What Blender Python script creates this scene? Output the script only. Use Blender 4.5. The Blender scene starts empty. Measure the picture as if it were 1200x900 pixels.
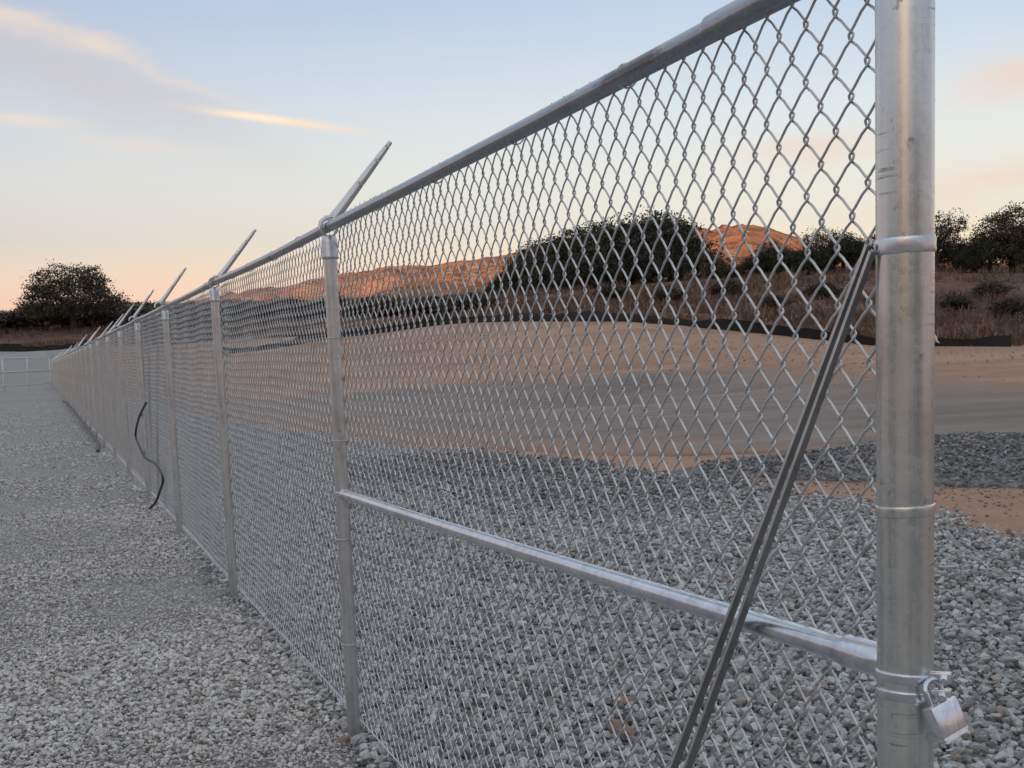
import bpy, bmesh, math, random
import numpy as np
from mathutils import Vector, Matrix

sc = bpy.context.scene
COL = sc.collection
R = math.radians
rng = np.random.default_rng(7)
random.seed(7)

# ------------------------------------------------------------------ camera
cam_data = bpy.data.cameras.new('camera')
cam = bpy.data.objects.new('camera', cam_data)
COL.objects.link(cam)
CR = Vector((0.93953608, -0.34065956, -0.03497172))
CU = Vector((0.07163237, 0.0956381, 0.99283541))
CF = Vector((0.33487424, 0.9353098, -0.1142577))
CAM = Vector((-0.9705166, -4.4721519, 1.3725124))
cam.matrix_world = Matrix(((CR.x, CU.x, -CF.x, CAM.x), (CR.y, CU.y, -CF.y, CAM.y), (CR.z, CU.z, -CF.z, CAM.z), (0, 0, 0, 1)))
cam_data.sensor_width = 36.0
cam_data.lens = 45.85
cam_data.shift_y = 0.1109
cam_data.clip_start = 0.05
cam_data.clip_end = 6000
sc.camera = cam

# ------------------------------------------------------------------ light
SUN_AZ, SUN_EL = R(218), R(3.5)          # azimuth clockwise from +Y
SUN_STRENGTH = 5.0
SKY_STRENGTH = 0.13
sc.view_settings.view_transform = 'Standard'
sc.view_settings.look = 'None'
sc.view_settings.exposure = 0.7
sc.view_settings.gamma = 1.0
sd = Vector((math.sin(SUN_AZ) * math.cos(SUN_EL), math.cos(SUN_AZ) * math.cos(SUN_EL), math.sin(SUN_EL)))
sun_data = bpy.data.lights.new('sun', 'SUN')
sun_data.energy = SUN_STRENGTH
sun_data.angle = R(0.5)
sun_data.color = (1.0, 0.50, 0.26)
sun = bpy.data.objects.new('sun', sun_data)
COL.objects.link(sun)
sun.rotation_euler = (-sd).to_track_quat('-Z', 'Y').to_euler()


class NT:
    """tiny node-tree helper"""
    def __init__(self, tree):
        self.t = tree
        self.n = tree.nodes
        self.l = tree.links

    def node(self, typ, ins=None, **props):
        nd = self.n.new(typ)
        for k, v in props.items():
            setattr(nd, k, v)
        for k, v in (ins or {}).items():
            s = nd.inputs[k]
            if isinstance(v, bpy.types.NodeSocket):
                self.l.new(v, s)
            else:
                s.default_value = v
        return nd

    def math(self, op, a, b=0.0, c=0.0, clamp=False):
        nd = self.node('ShaderNodeMath', {0: a, 1: b, 2: c}, operation=op, use_clamp=clamp)
        return nd.outputs[0]

    def mix(self, fac, a, b, blend='MIX'):
        nd = self.n.new('ShaderNodeMix')
        nd.data_type = 'RGBA'
        nd.blend_type = blend
        for sock, v in ((nd.inputs['Factor'], fac), (nd.inputs[6], a), (nd.inputs[7], b)):
            if isinstance(v, bpy.types.NodeSocket):
                self.l.new(v, sock)
            elif isinstance(v, (int, float)):
                sock.default_value = v
            else:
                sock.default_value = (v[0], v[1], v[2], 1)
        return nd.outputs[2]

    def ramp(self, fac, stops, interp='LINEAR'):
        nd = self.n.new('ShaderNodeValToRGB')
        cr = nd.color_ramp
        cr.interpolation = interp
        while len(cr.elements) < len(stops):
            cr.elements.new(0.5)
        for e, (p, c) in zip(cr.elements, stops):
            e.position = p
            e.color = (c[0], c[1], c[2], 1) if not isinstance(c, (int, float)) else (c, c, c, 1)
        if isinstance(fac, bpy.types.NodeSocket):
            self.l.new(fac, nd.inputs[0])
        return nd.outputs[0]

    def noise(self, vec, scale, detail=4, rough=0.55, dist=0.0):
        nd = self.node('ShaderNodeTexNoise', {'Scale': scale, 'Detail': detail, 'Roughness': rough, 'Distortion': dist})
        if vec is not None:
            self.l.new(vec, nd.inputs['Vector'])
        return nd.outputs['Fac']

    def mapping(self, vec, scale=(1, 1, 1), loc=(0, 0, 0)):
        nd = self.node('ShaderNodeMapping', {'Vector': vec, 'Scale': scale, 'Location': loc})
        return nd.outputs[0]


# ------------------------------------------------------------------ sky
world = bpy.data.worlds.new('World')
sc.world = world
world.use_nodes = True
w = NT(world.node_tree)
w.n.clear()
tc = w.node('ShaderNodeTexCoord')
vec = tc.outputs['Generated']
sep = w.node('ShaderNodeSeparateXYZ', {0: vec})
zc = w.math('MAXIMUM', sep.outputs[2], 0.0)
el = w.math('MULTIPLY', w.math('ARCSINE', sep.outputs[2]), 57.29578)
azm = w.math('MULTIPLY', w.math('ARCTAN2', sep.outputs[0], sep.outputs[1]), 57.29578)
nish = w.node('ShaderNodeTexSky', sky_type='NISHITA', sun_disc=False, sun_elevation=SUN_EL, sun_rotation=SUN_AZ,
              altitude=200.0, air_density=1.0, dust_density=1.0, ozone_density=1.0)
nis = w.mix(1.0, nish.outputs[0], (SKY_STRENGTH,) * 3, 'MULTIPLY')
# twilight glow: peach low down, grey-cream above it, pale blue higher, the same all round the horizon
elr = w.math('DIVIDE', w.math('MAXIMUM', el, 0.0), 90.0)
glow = w.ramp(elr, [(0.0, (0.30, 0.17, 0.21)), (0.028, (0.190, 0.082, 0.200)), (0.055, (0.095, 0.052, 0.172)), (0.083, (0.145, 0.092, 0.175)),
                    (0.107, (0.145, 0.110, 0.185)), (0.159, (0.10, 0.090, 0.183)), (0.25, (0.235, 0.235, 0.27)), (0.40, (0.33, 0.33, 0.345)), (1.0, (0.41, 0.405, 0.405))])
base = w.mix(1.0, nis, glow, 'ADD')
wn = w.noise(w.mapping(vec, (9, 9, 26)), 1.0, 4, 0.55)
wofs = w.math('MULTIPLY', w.math('SUBTRACT', wn, 0.5), 2.4)
fine = w.noise(w.mapping(vec, (40, 40, 150)), 1.0, 5, 0.6)
elw = w.math('ADD', el, wofs)


def cloud(a0, e0, la, le, tilt, amt, edge=1.0):
    """soft cloud patch at a direction in the sky: azimuth, elevation, half sizes in degrees, tilt, strength"""
    da = w.math('SUBTRACT', azm, a0)
    de = w.math('SUBTRACT', w.math('ADD', el, w.math('MULTIPLY', wofs, edge)), e0)
    u = w.math('DIVIDE', w.math('ADD', w.math('MULTIPLY', da, math.cos(tilt)), w.math('MULTIPLY', de, math.sin(tilt))), la)
    v = w.math('DIVIDE', w.math('SUBTRACT', w.math('MULTIPLY', de, math.cos(tilt)), w.math('MULTIPLY', da, math.sin(tilt))), le)
    r2 = w.math('ADD', w.math('MULTIPLY', u, u), w.math('MULTIPLY', v, v))
    m = w.math('MULTIPLY', w.math('POWER', 2.71828, w.math('MULTIPLY', r2, -1.0)), amt)
    return w.math('MULTIPLY', m, w.math('ADD', w.math('MULTIPLY', fine, 0.9), 0.55), clamp=True)


col = base
CL_GREY = (0.385, 0.370, 0.385)
CL_LIT = (0.60, 0.465, 0.36)
CL_PINK = (0.545, 0.415, 0.345)
# faint wisps over the whole sky
wis = w.math('MULTIPLY', w.math('SUBTRACT', w.noise(w.mapping(vec, (3, 3, 11), (3.1, 1.7, 0.4)), 1.0, 6, 0.62), 0.56), 2.2, clamp=True)
wis = w.math('MULTIPLY', wis, 0.35)
col = w.mix(wis, col, CL_PINK)
for args, c in (
        ((1.0, 11.9, 6.5, 1.1, R(-22), 0.75), CL_GREY),
        ((5.0, 11.2, 4.5, 0.9, R(-24), 0.55), CL_GREY),
        ((0.0, 13.4, 2.2, 0.35, R(-14), 0.55), CL_LIT),
        ((3.2, 12.75, 1.3, 0.28, R(-12), 0.5), CL_LIT),
        ((6.2, 11.5, 3.2, 0.25, R(-24), 0.28), CL_LIT),
        ((10.6, 9.72, 2.9, 0.16, R(-8), 1.0, 0.08), CL_LIT),
        ((9.6, 9.87, 1.7, 0.13, R(-7), 0.95, 0.08), (0.66, 0.54, 0.43)),
        ((0.3, 9.75, 1.8, 0.22, R(-2), 0.5, 0.3), CL_LIT),
        ((5.0, 9.0, 3.0, 0.3, R(-6), 0.22), CL_LIT),
        ((41.2, 9.9, 2.6, 1.0, R(8), 0.75), CL_PINK),
        ((33.0, 7.6, 3.2, 0.55, R(6), 0.6), CL_PINK),
        ((40.5, 6.0, 4.5, 0.95, R(10), 0.6), CL_PINK),
        ((52.0, 8.5, 6.0, 1.2, R(6), 0.6), CL_PINK),
        ((-14.0, 10.5, 8.0, 1.4, R(-8), 0.6), CL_GREY)):
    col = w.mix(cloud(*args), col, c)
bg = w.node('ShaderNodeBackground', {'Color': col, 'Strength': 1.0})
out = w.node('ShaderNodeOutputWorld', {'Surface': bg.outputs[0]})


# ------------------------------------------------------------------ materials
def new_mat(name):
    m = bpy.data.materials.new(name)
    m.use_nodes = True
    n = NT(m.node_tree)
    n.n.clear()
    b = n.node('ShaderNodeBsdfPrincipled')
    o = n.node('ShaderNodeOutputMaterial', {'Surface': b.outputs[0]})
    return m, n, b


def bump(n, b, height, strength, dist):
    bp = n.node('ShaderNodeBump', {'Height': height, 'Strength': strength, 'Distance': dist})
    n.l.new(bp.outputs[0], b.inputs['Normal'])


def galvanised(name, base, metallic=0.85, rough=0.38, stain=0.5, streak=(60, 60, 3), spangle=130, scuff=True, rust_at=None):
    m, n, b = new_mat(name)
    tcn = n.node('ShaderNodeTexCoord')
    p = tcn.outputs['Object']
    vo = n.node('ShaderNodeTexVoronoi', {'Vector': p, 'Scale': spangle})
    sp = n.node('ShaderNodeSeparateColor', {0: vo.outputs['Color']}).outputs[0]
    st = n.noise(n.mapping(p, streak), 1.0, 5, 0.6)
    big = n.noise(p, 9.0, 4, 0.6)
    v = n.math('ADD', n.math('MULTIPLY', sp, 0.06), n.math('ADD', n.math('MULTIPLY', st, 0.55), n.math('MULTIPLY', big, 0.39)))
    c = n.ramp(v, [(0.30, tuple(x * 0.62 for x in base)), (0.52, base), (0.75, tuple(min(1, x * 1.2) for x in base))])
    if scuff:
        # dark scuffs round the tube and small dark blotches
        sc1 = n.noise(n.mapping(p, (14, 14, 260), (0.3, 0.8, 0.1)), 1.0, 3, 0.6)
        where = n.noise(n.mapping(p, (18, 18, 7), (4.2, 2.2, 1.3)), 1.0, 3, 0.5)
        s1 = n.math('MULTIPLY', n.math('MULTIPLY', n.math('SUBTRACT', sc1, 0.57), 9.0, clamp=True),
                    n.math('MULTIPLY', n.math('SUBTRACT', where, 0.50), 7.0, clamp=True))
        bl = n.noise(n.mapping(p, (60, 60, 38), (1.2, 0.7, 5.5)), 1.0, 4, 0.6)
        s2 = n.math('MULTIPLY', n.math('SUBTRACT', bl, 0.63), 9.0, clamp=True)
        s = n.math('MULTIPLY', n.math('MAXIMUM', s1, s2), stain)
        c = n.mix(s, c, (0.10, 0.10, 0.095))
        mt = n.math('MULTIPLY', n.math('SUBTRACT', 1.0, s), metallic)
        n.l.new(mt, b.inputs['Metallic'])
    else:
        b.inputs['Metallic'].default_value = metallic
    if rust_at is not None:
        # brown-black weld scale on the upper side, a patch of its own shape
        sy = n.node('ShaderNodeSeparateXYZ', {0: p})
        dyy = n.math('DIVIDE', n.math('SUBTRACT', sy.outputs[1], rust_at), 0.16)
        pm = n.math('POWER', 2.71828, n.math('MULTIPLY', n.math('MULTIPLY', dyy, dyy), -1.0))
        pn = n.noise(n.mapping(p, (70, 26, 70)), 1.0, 5, 0.7)
        up_ = n.math('MULTIPLY', n.math('SUBTRACT', sy.outputs[2], 1.812), 90.0, clamp=True)
        k_ = n.math('MULTIPLY', n.math('MULTIPLY', n.math('SUBTRACT', n.math('MULTIPLY', pn, pm), 0.27), 9.0, clamp=True), up_)
        c = n.mix(n.math('MULTIPLY', k_, 0.85), c, (0.075, 0.055, 0.042))
    n.l.new(c, b.inputs['Base Color'])
    r = n.math('ADD', rough - 0.11, n.math('MULTIPLY', v, 0.28))
    n.l.new(r, b.inputs['Roughness'])
    bump(n, b, n.math('ADD', st, n.math('MULTIPLY', sp, 0.3)), 0.22, 0.0012)
    return m


M_POST = galvanised('galvanised_post_steel', (0.66, 0.68, 0.66), 0.93, 0.25, 0.9, (70, 70, 1.6))
M_LINE = galvanised('galvanised_line_post_steel', (0.62, 0.635, 0.635), 0.90, 0.30, 0.5, (60, 60, 2.5))
M_RAIL = galvanised('galvanised_rail_steel', (0.32, 0.35, 0.39), 0.97, 0.24, 0.8, (50, 3, 50), rust_at=-2.45)
M_SHINY = galvanised('bright_galvanised_steel', (0.68, 0.72, 0.78), 0.96, 0.22, 0.3, (30, 30, 30), scuff=False)
M_WIRE = galvanised('galvanised_wire', (0.60, 0.605, 0.61), 0.78, 0.40, 0.0, (30, 30, 30), 300, scuff=False)
M_BRACE = galvanised('brace_steel_shaded', (0.27, 0.27, 0.27), 0.75, 0.42, 0.3, (20, 20, 20), scuff=False)  # grey darkened to paint in the shade on the bar faces
M_EDGE = galvanised('brace_edge_lit', (0.62, 0.62, 0.61), 0.8, 0.35, 0.1, (20, 20, 20), scuff=False)  # lighter copy of the brace steel, painting sky light on the near edge
M_LOCK = galvanised('polished_lock_steel', (0.78, 0.80, 0.84), 0.95, 0.22, 0.2, (200, 10, 10), 200, scuff=False)
M_ARM = galvanised('galvanised_arm_steel', (0.56, 0.58, 0.60), 0.88, 0.34, 0.2, (12, 12, 12), 90, scuff=False)


def simple(name, c, rough=0.7, metallic=0.0, var=0.25, scale=6.0, bs=0.2, bd=0.01):
    m, n, b = new_mat(name)
    p = n.node('ShaderNodeTexCoord').outputs['Object']
    v = n.noise(p, scale, 5, 0.62)
    n.l.new(n.ramp(v, [(0.3, tuple(x * (1 - var) for x in c)), (0.7, tuple(x * (1 + var) for x in c))]), b.inputs['Base Color'])
    b.inputs['Roughness'].default_value = rough
    b.inputs['Metallic'].default_value = metallic
    bump(n, b, v, bs, bd)
    return m


M_HOSE = simple('black_rubber', (0.012, 0.012, 0.013), 0.5)
M_SILT = simple('black_silt_fabric', (0.010, 0.010, 0.012), 0.75, 0, 0.35, 3.0, 0.6, 0.08)
M_STAKE = simple('weathered_stake_wood', (0.22, 0.18, 0.14), 0.85)
M_WHITE = simple('pale_cloth', (0.7, 0.69, 0.66), 0.8)
M_BARK = simple('oak_bark', (0.06, 0.045, 0.036), 0.9, 0, 0.4, 8, 0.6, 0.03)
M_RUST = simple('rust_brown_stone', (0.24, 0.155, 0.12), 0.9, 0, 0.35, 60, 0.5, 0.004)


def foliage(name, c1, c2):
    m, n, b = new_mat(name)
    oi = n.node('ShaderNodeObjectInfo')
    g = n.node('ShaderNodeNewGeometry')
    p = n.node('ShaderNodeTexCoord').outputs['Object']
    v = n.math('ADD', n.math('MULTIPLY', n.noise(p, 0.9, 3, 0.6), 0.6), n.math('MULTIPLY', g.outputs['Random Per Island'], 0.4))
    c = n.ramp(v, [(0.3, c1), (0.7, c2)])
    c = n.mix(n.math('MULTIPLY', oi.outputs['Random'], 0.5), c, tuple(x * 0.55 for x in c1))
    n.l.new(c, b.inputs['Base Color'])
    b.inputs['Roughness'].default_value = 0.65
    return m


M_OAK = foliage('dark_oak_leaves', (0.034, 0.030, 0.019), (0.100, 0.082, 0.048))
M_EVER = foliage('dark_evergreen_leaves', (0.024, 0.030, 0.018), (0.055, 0.058, 0.032))
M_BUSH = foliage('grey_brown_brush_leaves', (0.050, 0.044, 0.034), (0.10, 0.080, 0.058))


def gravel_mat(name, cols, scale, bumpd, tint):
    """crushed stone bed: one cell per stone, each with its own grey"""
    m, n, b = new_mat(name)
    p = n.node('ShaderNodeTexCoord').outputs['Object']
    vo = n.node('ShaderNodeTexVoronoi', {'Vector': p, 'Scale': scale, 'Randomness': 1.0})
    de = n.node('ShaderNodeTexVoronoi', {'Vector': p, 'Scale': scale, 'Randomness': 1.0}, feature='DISTANCE_TO_EDGE')
    rnd = n.node('ShaderNodeSeparateColor', {0: vo.outputs['Color']})
    c = n.ramp(rnd.outputs[0], cols)
    big = n.math('ADD', n.math('MULTIPLY', n.noise(p, 0.55, 5, 0.6), 0.6), n.math('MULTIPLY', n.noise(n.mapping(p, (0.05, 0.22, 0.2)), 1.0, 5, 0.62), 0.4))
    mid = n.noise(p, 3.0, 4, 0.6)
    c = n.mix(n.math('MULTIPLY', n.math('SUBTRACT', big, 0.48), 3.0, clamp=True), c, tint)
    c = n.mix(n.math('MULTIPLY', mid, 0.35), c, tuple(x * 0.75 for x in tint))
    streak = n.noise(n.mapping(p, (0.06, 0.16, 0.2), (3, 5, 1)), 1.0, 5, 0.6)
    c = n.mix(n.math('MULTIPLY', n.math('SUBTRACT', streak, 0.52), 2.6, clamp=True), c, tuple(x * 0.62 for x in tint))
    n.l.new(c, b.inputs['Base Color'])
    b.inputs['Roughness'].default_value = 0.95
    b.inputs['Specular IOR Level'].default_value = 0.25
    h = n.math('ADD', n.math('MULTIPLY', n.math('MINIMUM', n.math('MULTIPLY', de.outputs['Distance'], 3.0), 1.0), 0.6), n.math('MULTIPLY', rnd.outputs[1], 0.6))
    bump(n, b, h, 0.9, bumpd)
    return m


GREYS = [(0.0, (0.164, 0.159, 0.156)), (0.35, (0.275, 0.268, 0.261)), (0.7, (0.357, 0.348, 0.339)), (1.0, (0.446, 0.438, 0.429))]
M_YARD = gravel_mat('fine_grey_crushed_rock', GREYS, 48.0, 0.010, (0.358, 0.345, 0.337))
M_COARSE = gravel_mat('coarse_grey_crushed_rock', GREYS, 26.0, 0.016, (0.264, 0.263, 0.257))
M_BERM = gravel_mat('dark_coarse_crushed_rock', [(0.0, (0.10, 0.105, 0.11)), (0.5, (0.19, 0.195, 0.20)), (1.0, (0.33, 0.33, 0.33))], 22.0, 0.02, (0.18, 0.18, 0.19))


def stone_mat(name, cols, red=0.02):
    m, n, b = new_mat(name)
    oi = n.node('ShaderNodeObjectInfo')
    p = n.node('ShaderNodeTexCoord').outputs['Object']
    c = n.ramp(oi.outputs['Random'], cols)
    gn = n.noise(p, 1.6, 4, 0.7)
    c = n.mix(n.math('MULTIPLY', gn, 0.35), c, (0.33, 0.325, 0.315))
    r2 = n.math('FRACT', n.math('MULTIPLY', oi.outputs['Random'], 91.7))
    c = n.mix(n.math('MULTIPLY', n.math('LESS_THAN', r2, red), 0.6), c, (0.28, 0.17, 0.12))
    n.l.new(c, b.inputs['Base Color'])
    b.inputs['Roughness'].default_value = 0.9
    b.inputs['Specular IOR Level'].default_value = 0.3
    bump(n, b, gn, 0.4, 0.15)
    return m


M_STONE_F = stone_mat('grey_gravel_stone', [(0.0, (0.211, 0.202, 0.194)), (0.25, (0.501, 0.484, 0.464)), (0.75, (0.738, 0.719, 0.692)), (1.0, (0.800, 0.800, 0.800))], 0.02)
M_STONE_C = stone_mat('grey_crushed_rock_chunk', [(0.0, (0.119, 0.122, 0.119)), (0.25, (0.303, 0.311, 0.311)), (0.75, (0.477, 0.486, 0.488)), (1.0, (0.612, 0.648, 0.686))], 0.015)
M_CLOD = stone_mat('dirt_clod', [(0.0, (0.20, 0.145, 0.11)), (0.6, (0.30, 0.22, 0.17)), (1.0, (0.42, 0.34, 0.28))], 0.0)
M_STONE_D = stone_mat('dark_crushed_rock_chunk', [(0.0, (0.07, 0.075, 0.08)), (0.5, (0.16, 0.165, 0.175)), (1.0, (0.36, 0.36, 0.37))], 0.03)


def dirt_mat():
    m, n, b = new_mat('tan_dirt')
    p = n.node('ShaderNodeTexCoord').outputs['Object']
    a = n.noise(p, 0.12, 6, 0.62)
    f = n.noise(p, 1.7, 6, 0.68)
    tr = n.noise(n.mapping(p, (0.04, 0.35, 0.35)), 1.0, 4, 0.6, 0.6)      # wheel tracks along the pad
    tan = n.ramp(n.math('ADD', n.math('MULTIPLY', a, 0.36), n.math('ADD', n.math('MULTIPLY', f, 0.26), n.math('MULTIPLY', tr, 0.38))),
                 [(0.36, (0.242, 0.152, 0.107)), (0.47, (0.326, 0.202, 0.143)), (0.56, (0.391, 0.250, 0.175)), (0.66, (0.355, 0.235, 0.165))])
    # dry brush land beyond the pad: distance from the camera position
    sp = n.node('ShaderNodeSeparateXYZ', {0: p})
    dx = n.math('SUBTRACT', sp.outputs[0], -0.97)
    dy = n.math('SUBTRACT', sp.outputs[1], -4.47)
    d = n.math('SQRT', n.math('ADD', n.math('MULTIPLY', dx, dx), n.math('MULTIPLY', dy, dy)))
    at = n.node('ShaderNodeAttribute', attribute_name='brush')
    e = n.noise(p, 0.25, 4, 0.6)
    br = n.math('MULTIPLY', n.math('ADD', n.math('SUBTRACT', at.outputs['Fac'], 0.5), n.math('MULTIPLY', n.math('SUBTRACT', e, 0.5), 0.5)), 6.0, clamp=True)
    bn = n.math('ADD', n.math('MULTIPLY', n.noise(p, 0.14, 5, 0.65), 0.6), n.math('MULTIPLY', n.noise(n.mapping(p, (1, 1, 4)), 0.9, 5, 0.7), 0.4))
    brush = n.ramp(bn, [(0.35, (0.072, 0.043, 0.032)), (0.5, (0.128, 0.075, 0.055)), (0.64, (0.189, 0.117, 0.084))])
    n.l.new(n.mix(br, tan, brush), b.inputs['Base Color'])
    b.inputs['Roughness'].default_value = 0.98
    b.inputs['Specular IOR Level'].default_value = 0.15
    bump(n, b, n.math('ADD', f, n.math('MULTIPLY', n.noise(p, 14, 4, 0.7), 0.3)), 0.6, 0.06)
    return m


M_DIRT = dirt_mat()


def road_mat():
    m, n, b = new_mat('compacted_grey_fines')
    p = n.node('ShaderNodeTexCoord').outputs['Object']
    a = n.noise(n.mapping(p, (0.10, 0.5, 1)), 1.0, 5, 0.62, 0.4)
    f = n.noise(p, 22, 5, 0.75)
    v = n.math('ADD', n.math('MULTIPLY', a, 0.5), n.math('ADD', n.math('MULTIPLY', f, 0.25), n.math('MULTIPLY', n.noise(n.mapping(p, (0.35, 0.8, 1), (2, 9, 0)), 1.0, 6, 0.68), 0.25)))
    grey = n.ramp(v, [(0.40, (0.172, 0.142, 0.125)), (0.5, (0.225, 0.188, 0.168)), (0.60, (0.284, 0.237, 0.211))])
    ed = n.node('ShaderNodeAttribute', attribute_name='edge_dist')
    en = n.noise(n.mapping(p, (0.25, 0.6, 1), (5, 1, 0)), 1.0, 6, 0.7)
    k = n.math('MULTIPLY', n.math('ADD', n.math('MULTIPLY', ed.outputs['Fac'], 0.32), n.math('MULTIPLY', n.math('SUBTRACT', en, 0.56), 4.0)), 1.6, clamp=True)
    n.l.new(n.mix(k, n.ramp(en, [(0.4, (0.27, 0.185, 0.145)), (0.6, (0.31, 0.215, 0.165))]), grey), b.inputs['Base Color'])
    b.inputs['Roughness'].default_value = 0.95
    b.inputs['Specular IOR Level'].default_value = 0.2
    blot = n.noise(n.mapping(p, (0.35, 0.8, 1), (2, 9, 0)), 1.0, 6, 0.68)
    bump(n, b, n.math('ADD', f, n.math('MULTIPLY', blot, 0.8)), 0.6, 0.03)
    return m


M_ROAD = road_mat()


def hill_mat():
    m, n, b = new_mat('dry_chaparral_hill')
    p = n.node('ShaderNodeTexCoord').outputs['Object']
    a = n.noise(p, 0.035, 6, 0.65)
    f = n.noise(p, 0.16, 6, 0.72)
    v = n.math('ADD', n.math('MULTIPLY', a, 0.55), n.math('MULTIPLY', f, 0.45))
    n.l.new(n.ramp(v, [(0.38, (0.09, 0.060, 0.042)), (0.47, (0.22, 0.145, 0.10)), (0.56, (0.33, 0.225, 0.155)), (0.66, (0.46, 0.34, 0.25))]), b.inputs['Base Color'])
    # dark chaparral dots and pale rock outcrops
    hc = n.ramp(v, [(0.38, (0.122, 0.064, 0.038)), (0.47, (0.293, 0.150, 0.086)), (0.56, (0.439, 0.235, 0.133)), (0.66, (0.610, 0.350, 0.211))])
    dots = n.noise(p, 0.42, 3, 0.75)
    cover = n.noise(p, 0.022, 4, 0.6)
    dm = n.math('MULTIPLY', n.math('SUBTRACT', n.math('ADD', dots, n.math('MULTIPLY', n.math('SUBTRACT', cover, 0.5), 0.7)), 0.52), 9.0, clamp=True)
    hc = n.mix(n.math('MULTIPLY', dm, 0.8), hc, (0.055, 0.042, 0.028))
    rk = n.math('MULTIPLY', n.math('SUBTRACT', n.noise(n.mapping(p, (0.09, 0.09, 0.16), (7, 2, 3)), 1.0, 5, 0.7), 0.60), 10.0, clamp=True)
    hc = n.mix(n.math('MULTIPLY', rk, 0.7), hc, (0.55, 0.43, 0.33))
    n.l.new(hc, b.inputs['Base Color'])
    b.inputs['Roughness'].default_value = 0.95
    b.inputs['Specular IOR Level'].default_value = 0.1
    bump(n, b, n.math('ADD', f, n.math('MULTIPLY', dots, 0.5)), 1.0, 3.5)
    return m


M_HILL = hill_mat()


# ------------------------------------------------------------------ object helpers
def tag(o, label=None, cat=None, group=None, kind=None):
    if label:
        o['label'] = label
    if cat:
        o['category'] = cat
    if group:
        o['group'] = group
    if kind:
        o['kind'] = kind
    return o


def empty(name, loc=(0, 0, 0), rz=0.0):
    o = bpy.data.objects.new(name, None)
    o.empty_display_size = 0.2
    o.location = loc
    o.rotation_euler = (0, 0, rz)
    COL.objects.link(o)
    return o


def np_mesh(name, verts, faces, mat, smooth=False):
    verts = np.asarray(verts, dtype=np.float32).reshape(-1, 3)
    faces = np.asarray(faces, dtype=np.int32)
    k = faces.shape[1]
    me = bpy.data.meshes.new(name)
    me.vertices.add(len(verts))
    me.vertices.foreach_set('co', verts.ravel())
    me.loops.add(faces.size)
    me.loops.foreach_set('vertex_index', faces.ravel())
    me.polygons.add(len(faces))
    me.polygons.foreach_set('loop_start', np.arange(0, faces.size, k, dtype=np.int32))
    me.polygons.foreach_set('loop_total', np.full(len(faces), k, dtype=np.int32))
    if smooth:
        me.polygons.foreach_set('use_smooth', np.ones(len(faces), dtype=bool))
    me.update(calc_edges=True)
    me.validate()
    if mat:
        me.materials.append(mat)
    return me


def link(name, me, parent=None, loc=(0, 0, 0)):
    o = bpy.data.objects.new(name, me)
    o.location = loc
    COL.objects.link(o)
    if parent:
        o.parent = parent
    return o


def bm_obj(name, bm, mat, parent=None, loc=(0, 0, 0), smooth=True, auto=40):
    me = bpy.data.meshes.new(name)
    bmesh.ops.recalc_face_normals(bm, faces=bm.faces)
    if smooth:
        for f in bm.faces:
            f.smooth = True
        for e in bm.edges:
            if len(e.link_faces) == 2 and e.calc_face_angle(0) > R(auto):
                e.smooth = False
    bm.to_mesh(me)
    bm.free()
    me.materials.append(mat)
    return link(name, me, parent, loc)


def frame_of(t):
    t = Vector(t).normalized()
    up = Vector((0, 0, 1)) if abs(t.z) < 0.95 else Vector((1, 0, 0))
    a = t.cross(up).normalized()
    return t, a, t.cross(a).normalized()


def add_tube(bm, pts, radii, seg=16, cap=True):
    pts = [Vector(p) for p in pts]
    if not isinstance(radii, (list, tuple)):
        radii = [radii] * len(pts)
    rings = []
    prev = None
    for i, p in enumerate(pts):
        t = (pts[min(i + 1, len(pts) - 1)] - pts[max(i - 1, 0)])
        if t.length < 1e-9:
            t = Vector((0, 0, 1))
        t.normalize()
        if prev is None:
            _, a, b = frame_of(t)
        else:
            a = prev - t * prev.dot(t)
            a = a.normalized() if a.length > 1e-6 else frame_of(t)[1]
            b = t.cross(a)
        prev = a
        rings.append([bm.verts.new(p + (a * math.cos(2 * math.pi * k / seg) + b * math.sin(2 * math.pi * k / seg)) * radii[i]) for k in range(seg)])
    for r0, r1 in zip(rings, rings[1:]):
        for k in range(seg):
            bm.faces.new((r0[k], r0[(k + 1) % seg], r1[(k + 1) % seg], r1[k]))
    if cap:
        bm.faces.new(list(reversed(rings[0])))
        bm.faces.new(rings[-1])


def add_lathe(bm, prof, center=(0, 0, 0), seg=32):
    """profile of (radius, z) revolved round a vertical axis, closed at both ends"""
    c = Vector(center)
    rings = []
    for r, z in prof:
        rings.append([bm.verts.new(c + Vector((r * math.cos(2 * math.pi * k / seg), r * math.sin(2 * math.pi * k / seg), z))) for k in range(seg)])
    for r0, r1 in zip(rings, rings[1:]):
        for k in range(seg):
            bm.faces.new((r0[k], r0[(k + 1) % seg], r1[(k + 1) % seg], r1[k]))
    bm.faces.new(list(reversed(rings[0])))
    bm.faces.new(rings[-1])


def add_box(bm, size, M=Matrix.Identity(4), bev=0.0):
    r = bmesh.ops.create_cube(bm, size=1.0)
    vs = r['verts']
    for v in vs:
        v.co = Vector((v.co.x * size[0], v.co.y * size[1], v.co.z * size[2]))
    if bev > 0:
        es = list({e for v in vs for e in v.link_edges})
        rb = bmesh.ops.bevel(bm, geom=es, offset=bev, segments=2, profile=0.5, affect='EDGES')
        vs = list({v for f in rb['faces'] for v in f.verts} | {v for v in vs if v.is_valid})
    for v in vs:
        v.co = M @ v.co
    return vs


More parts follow.
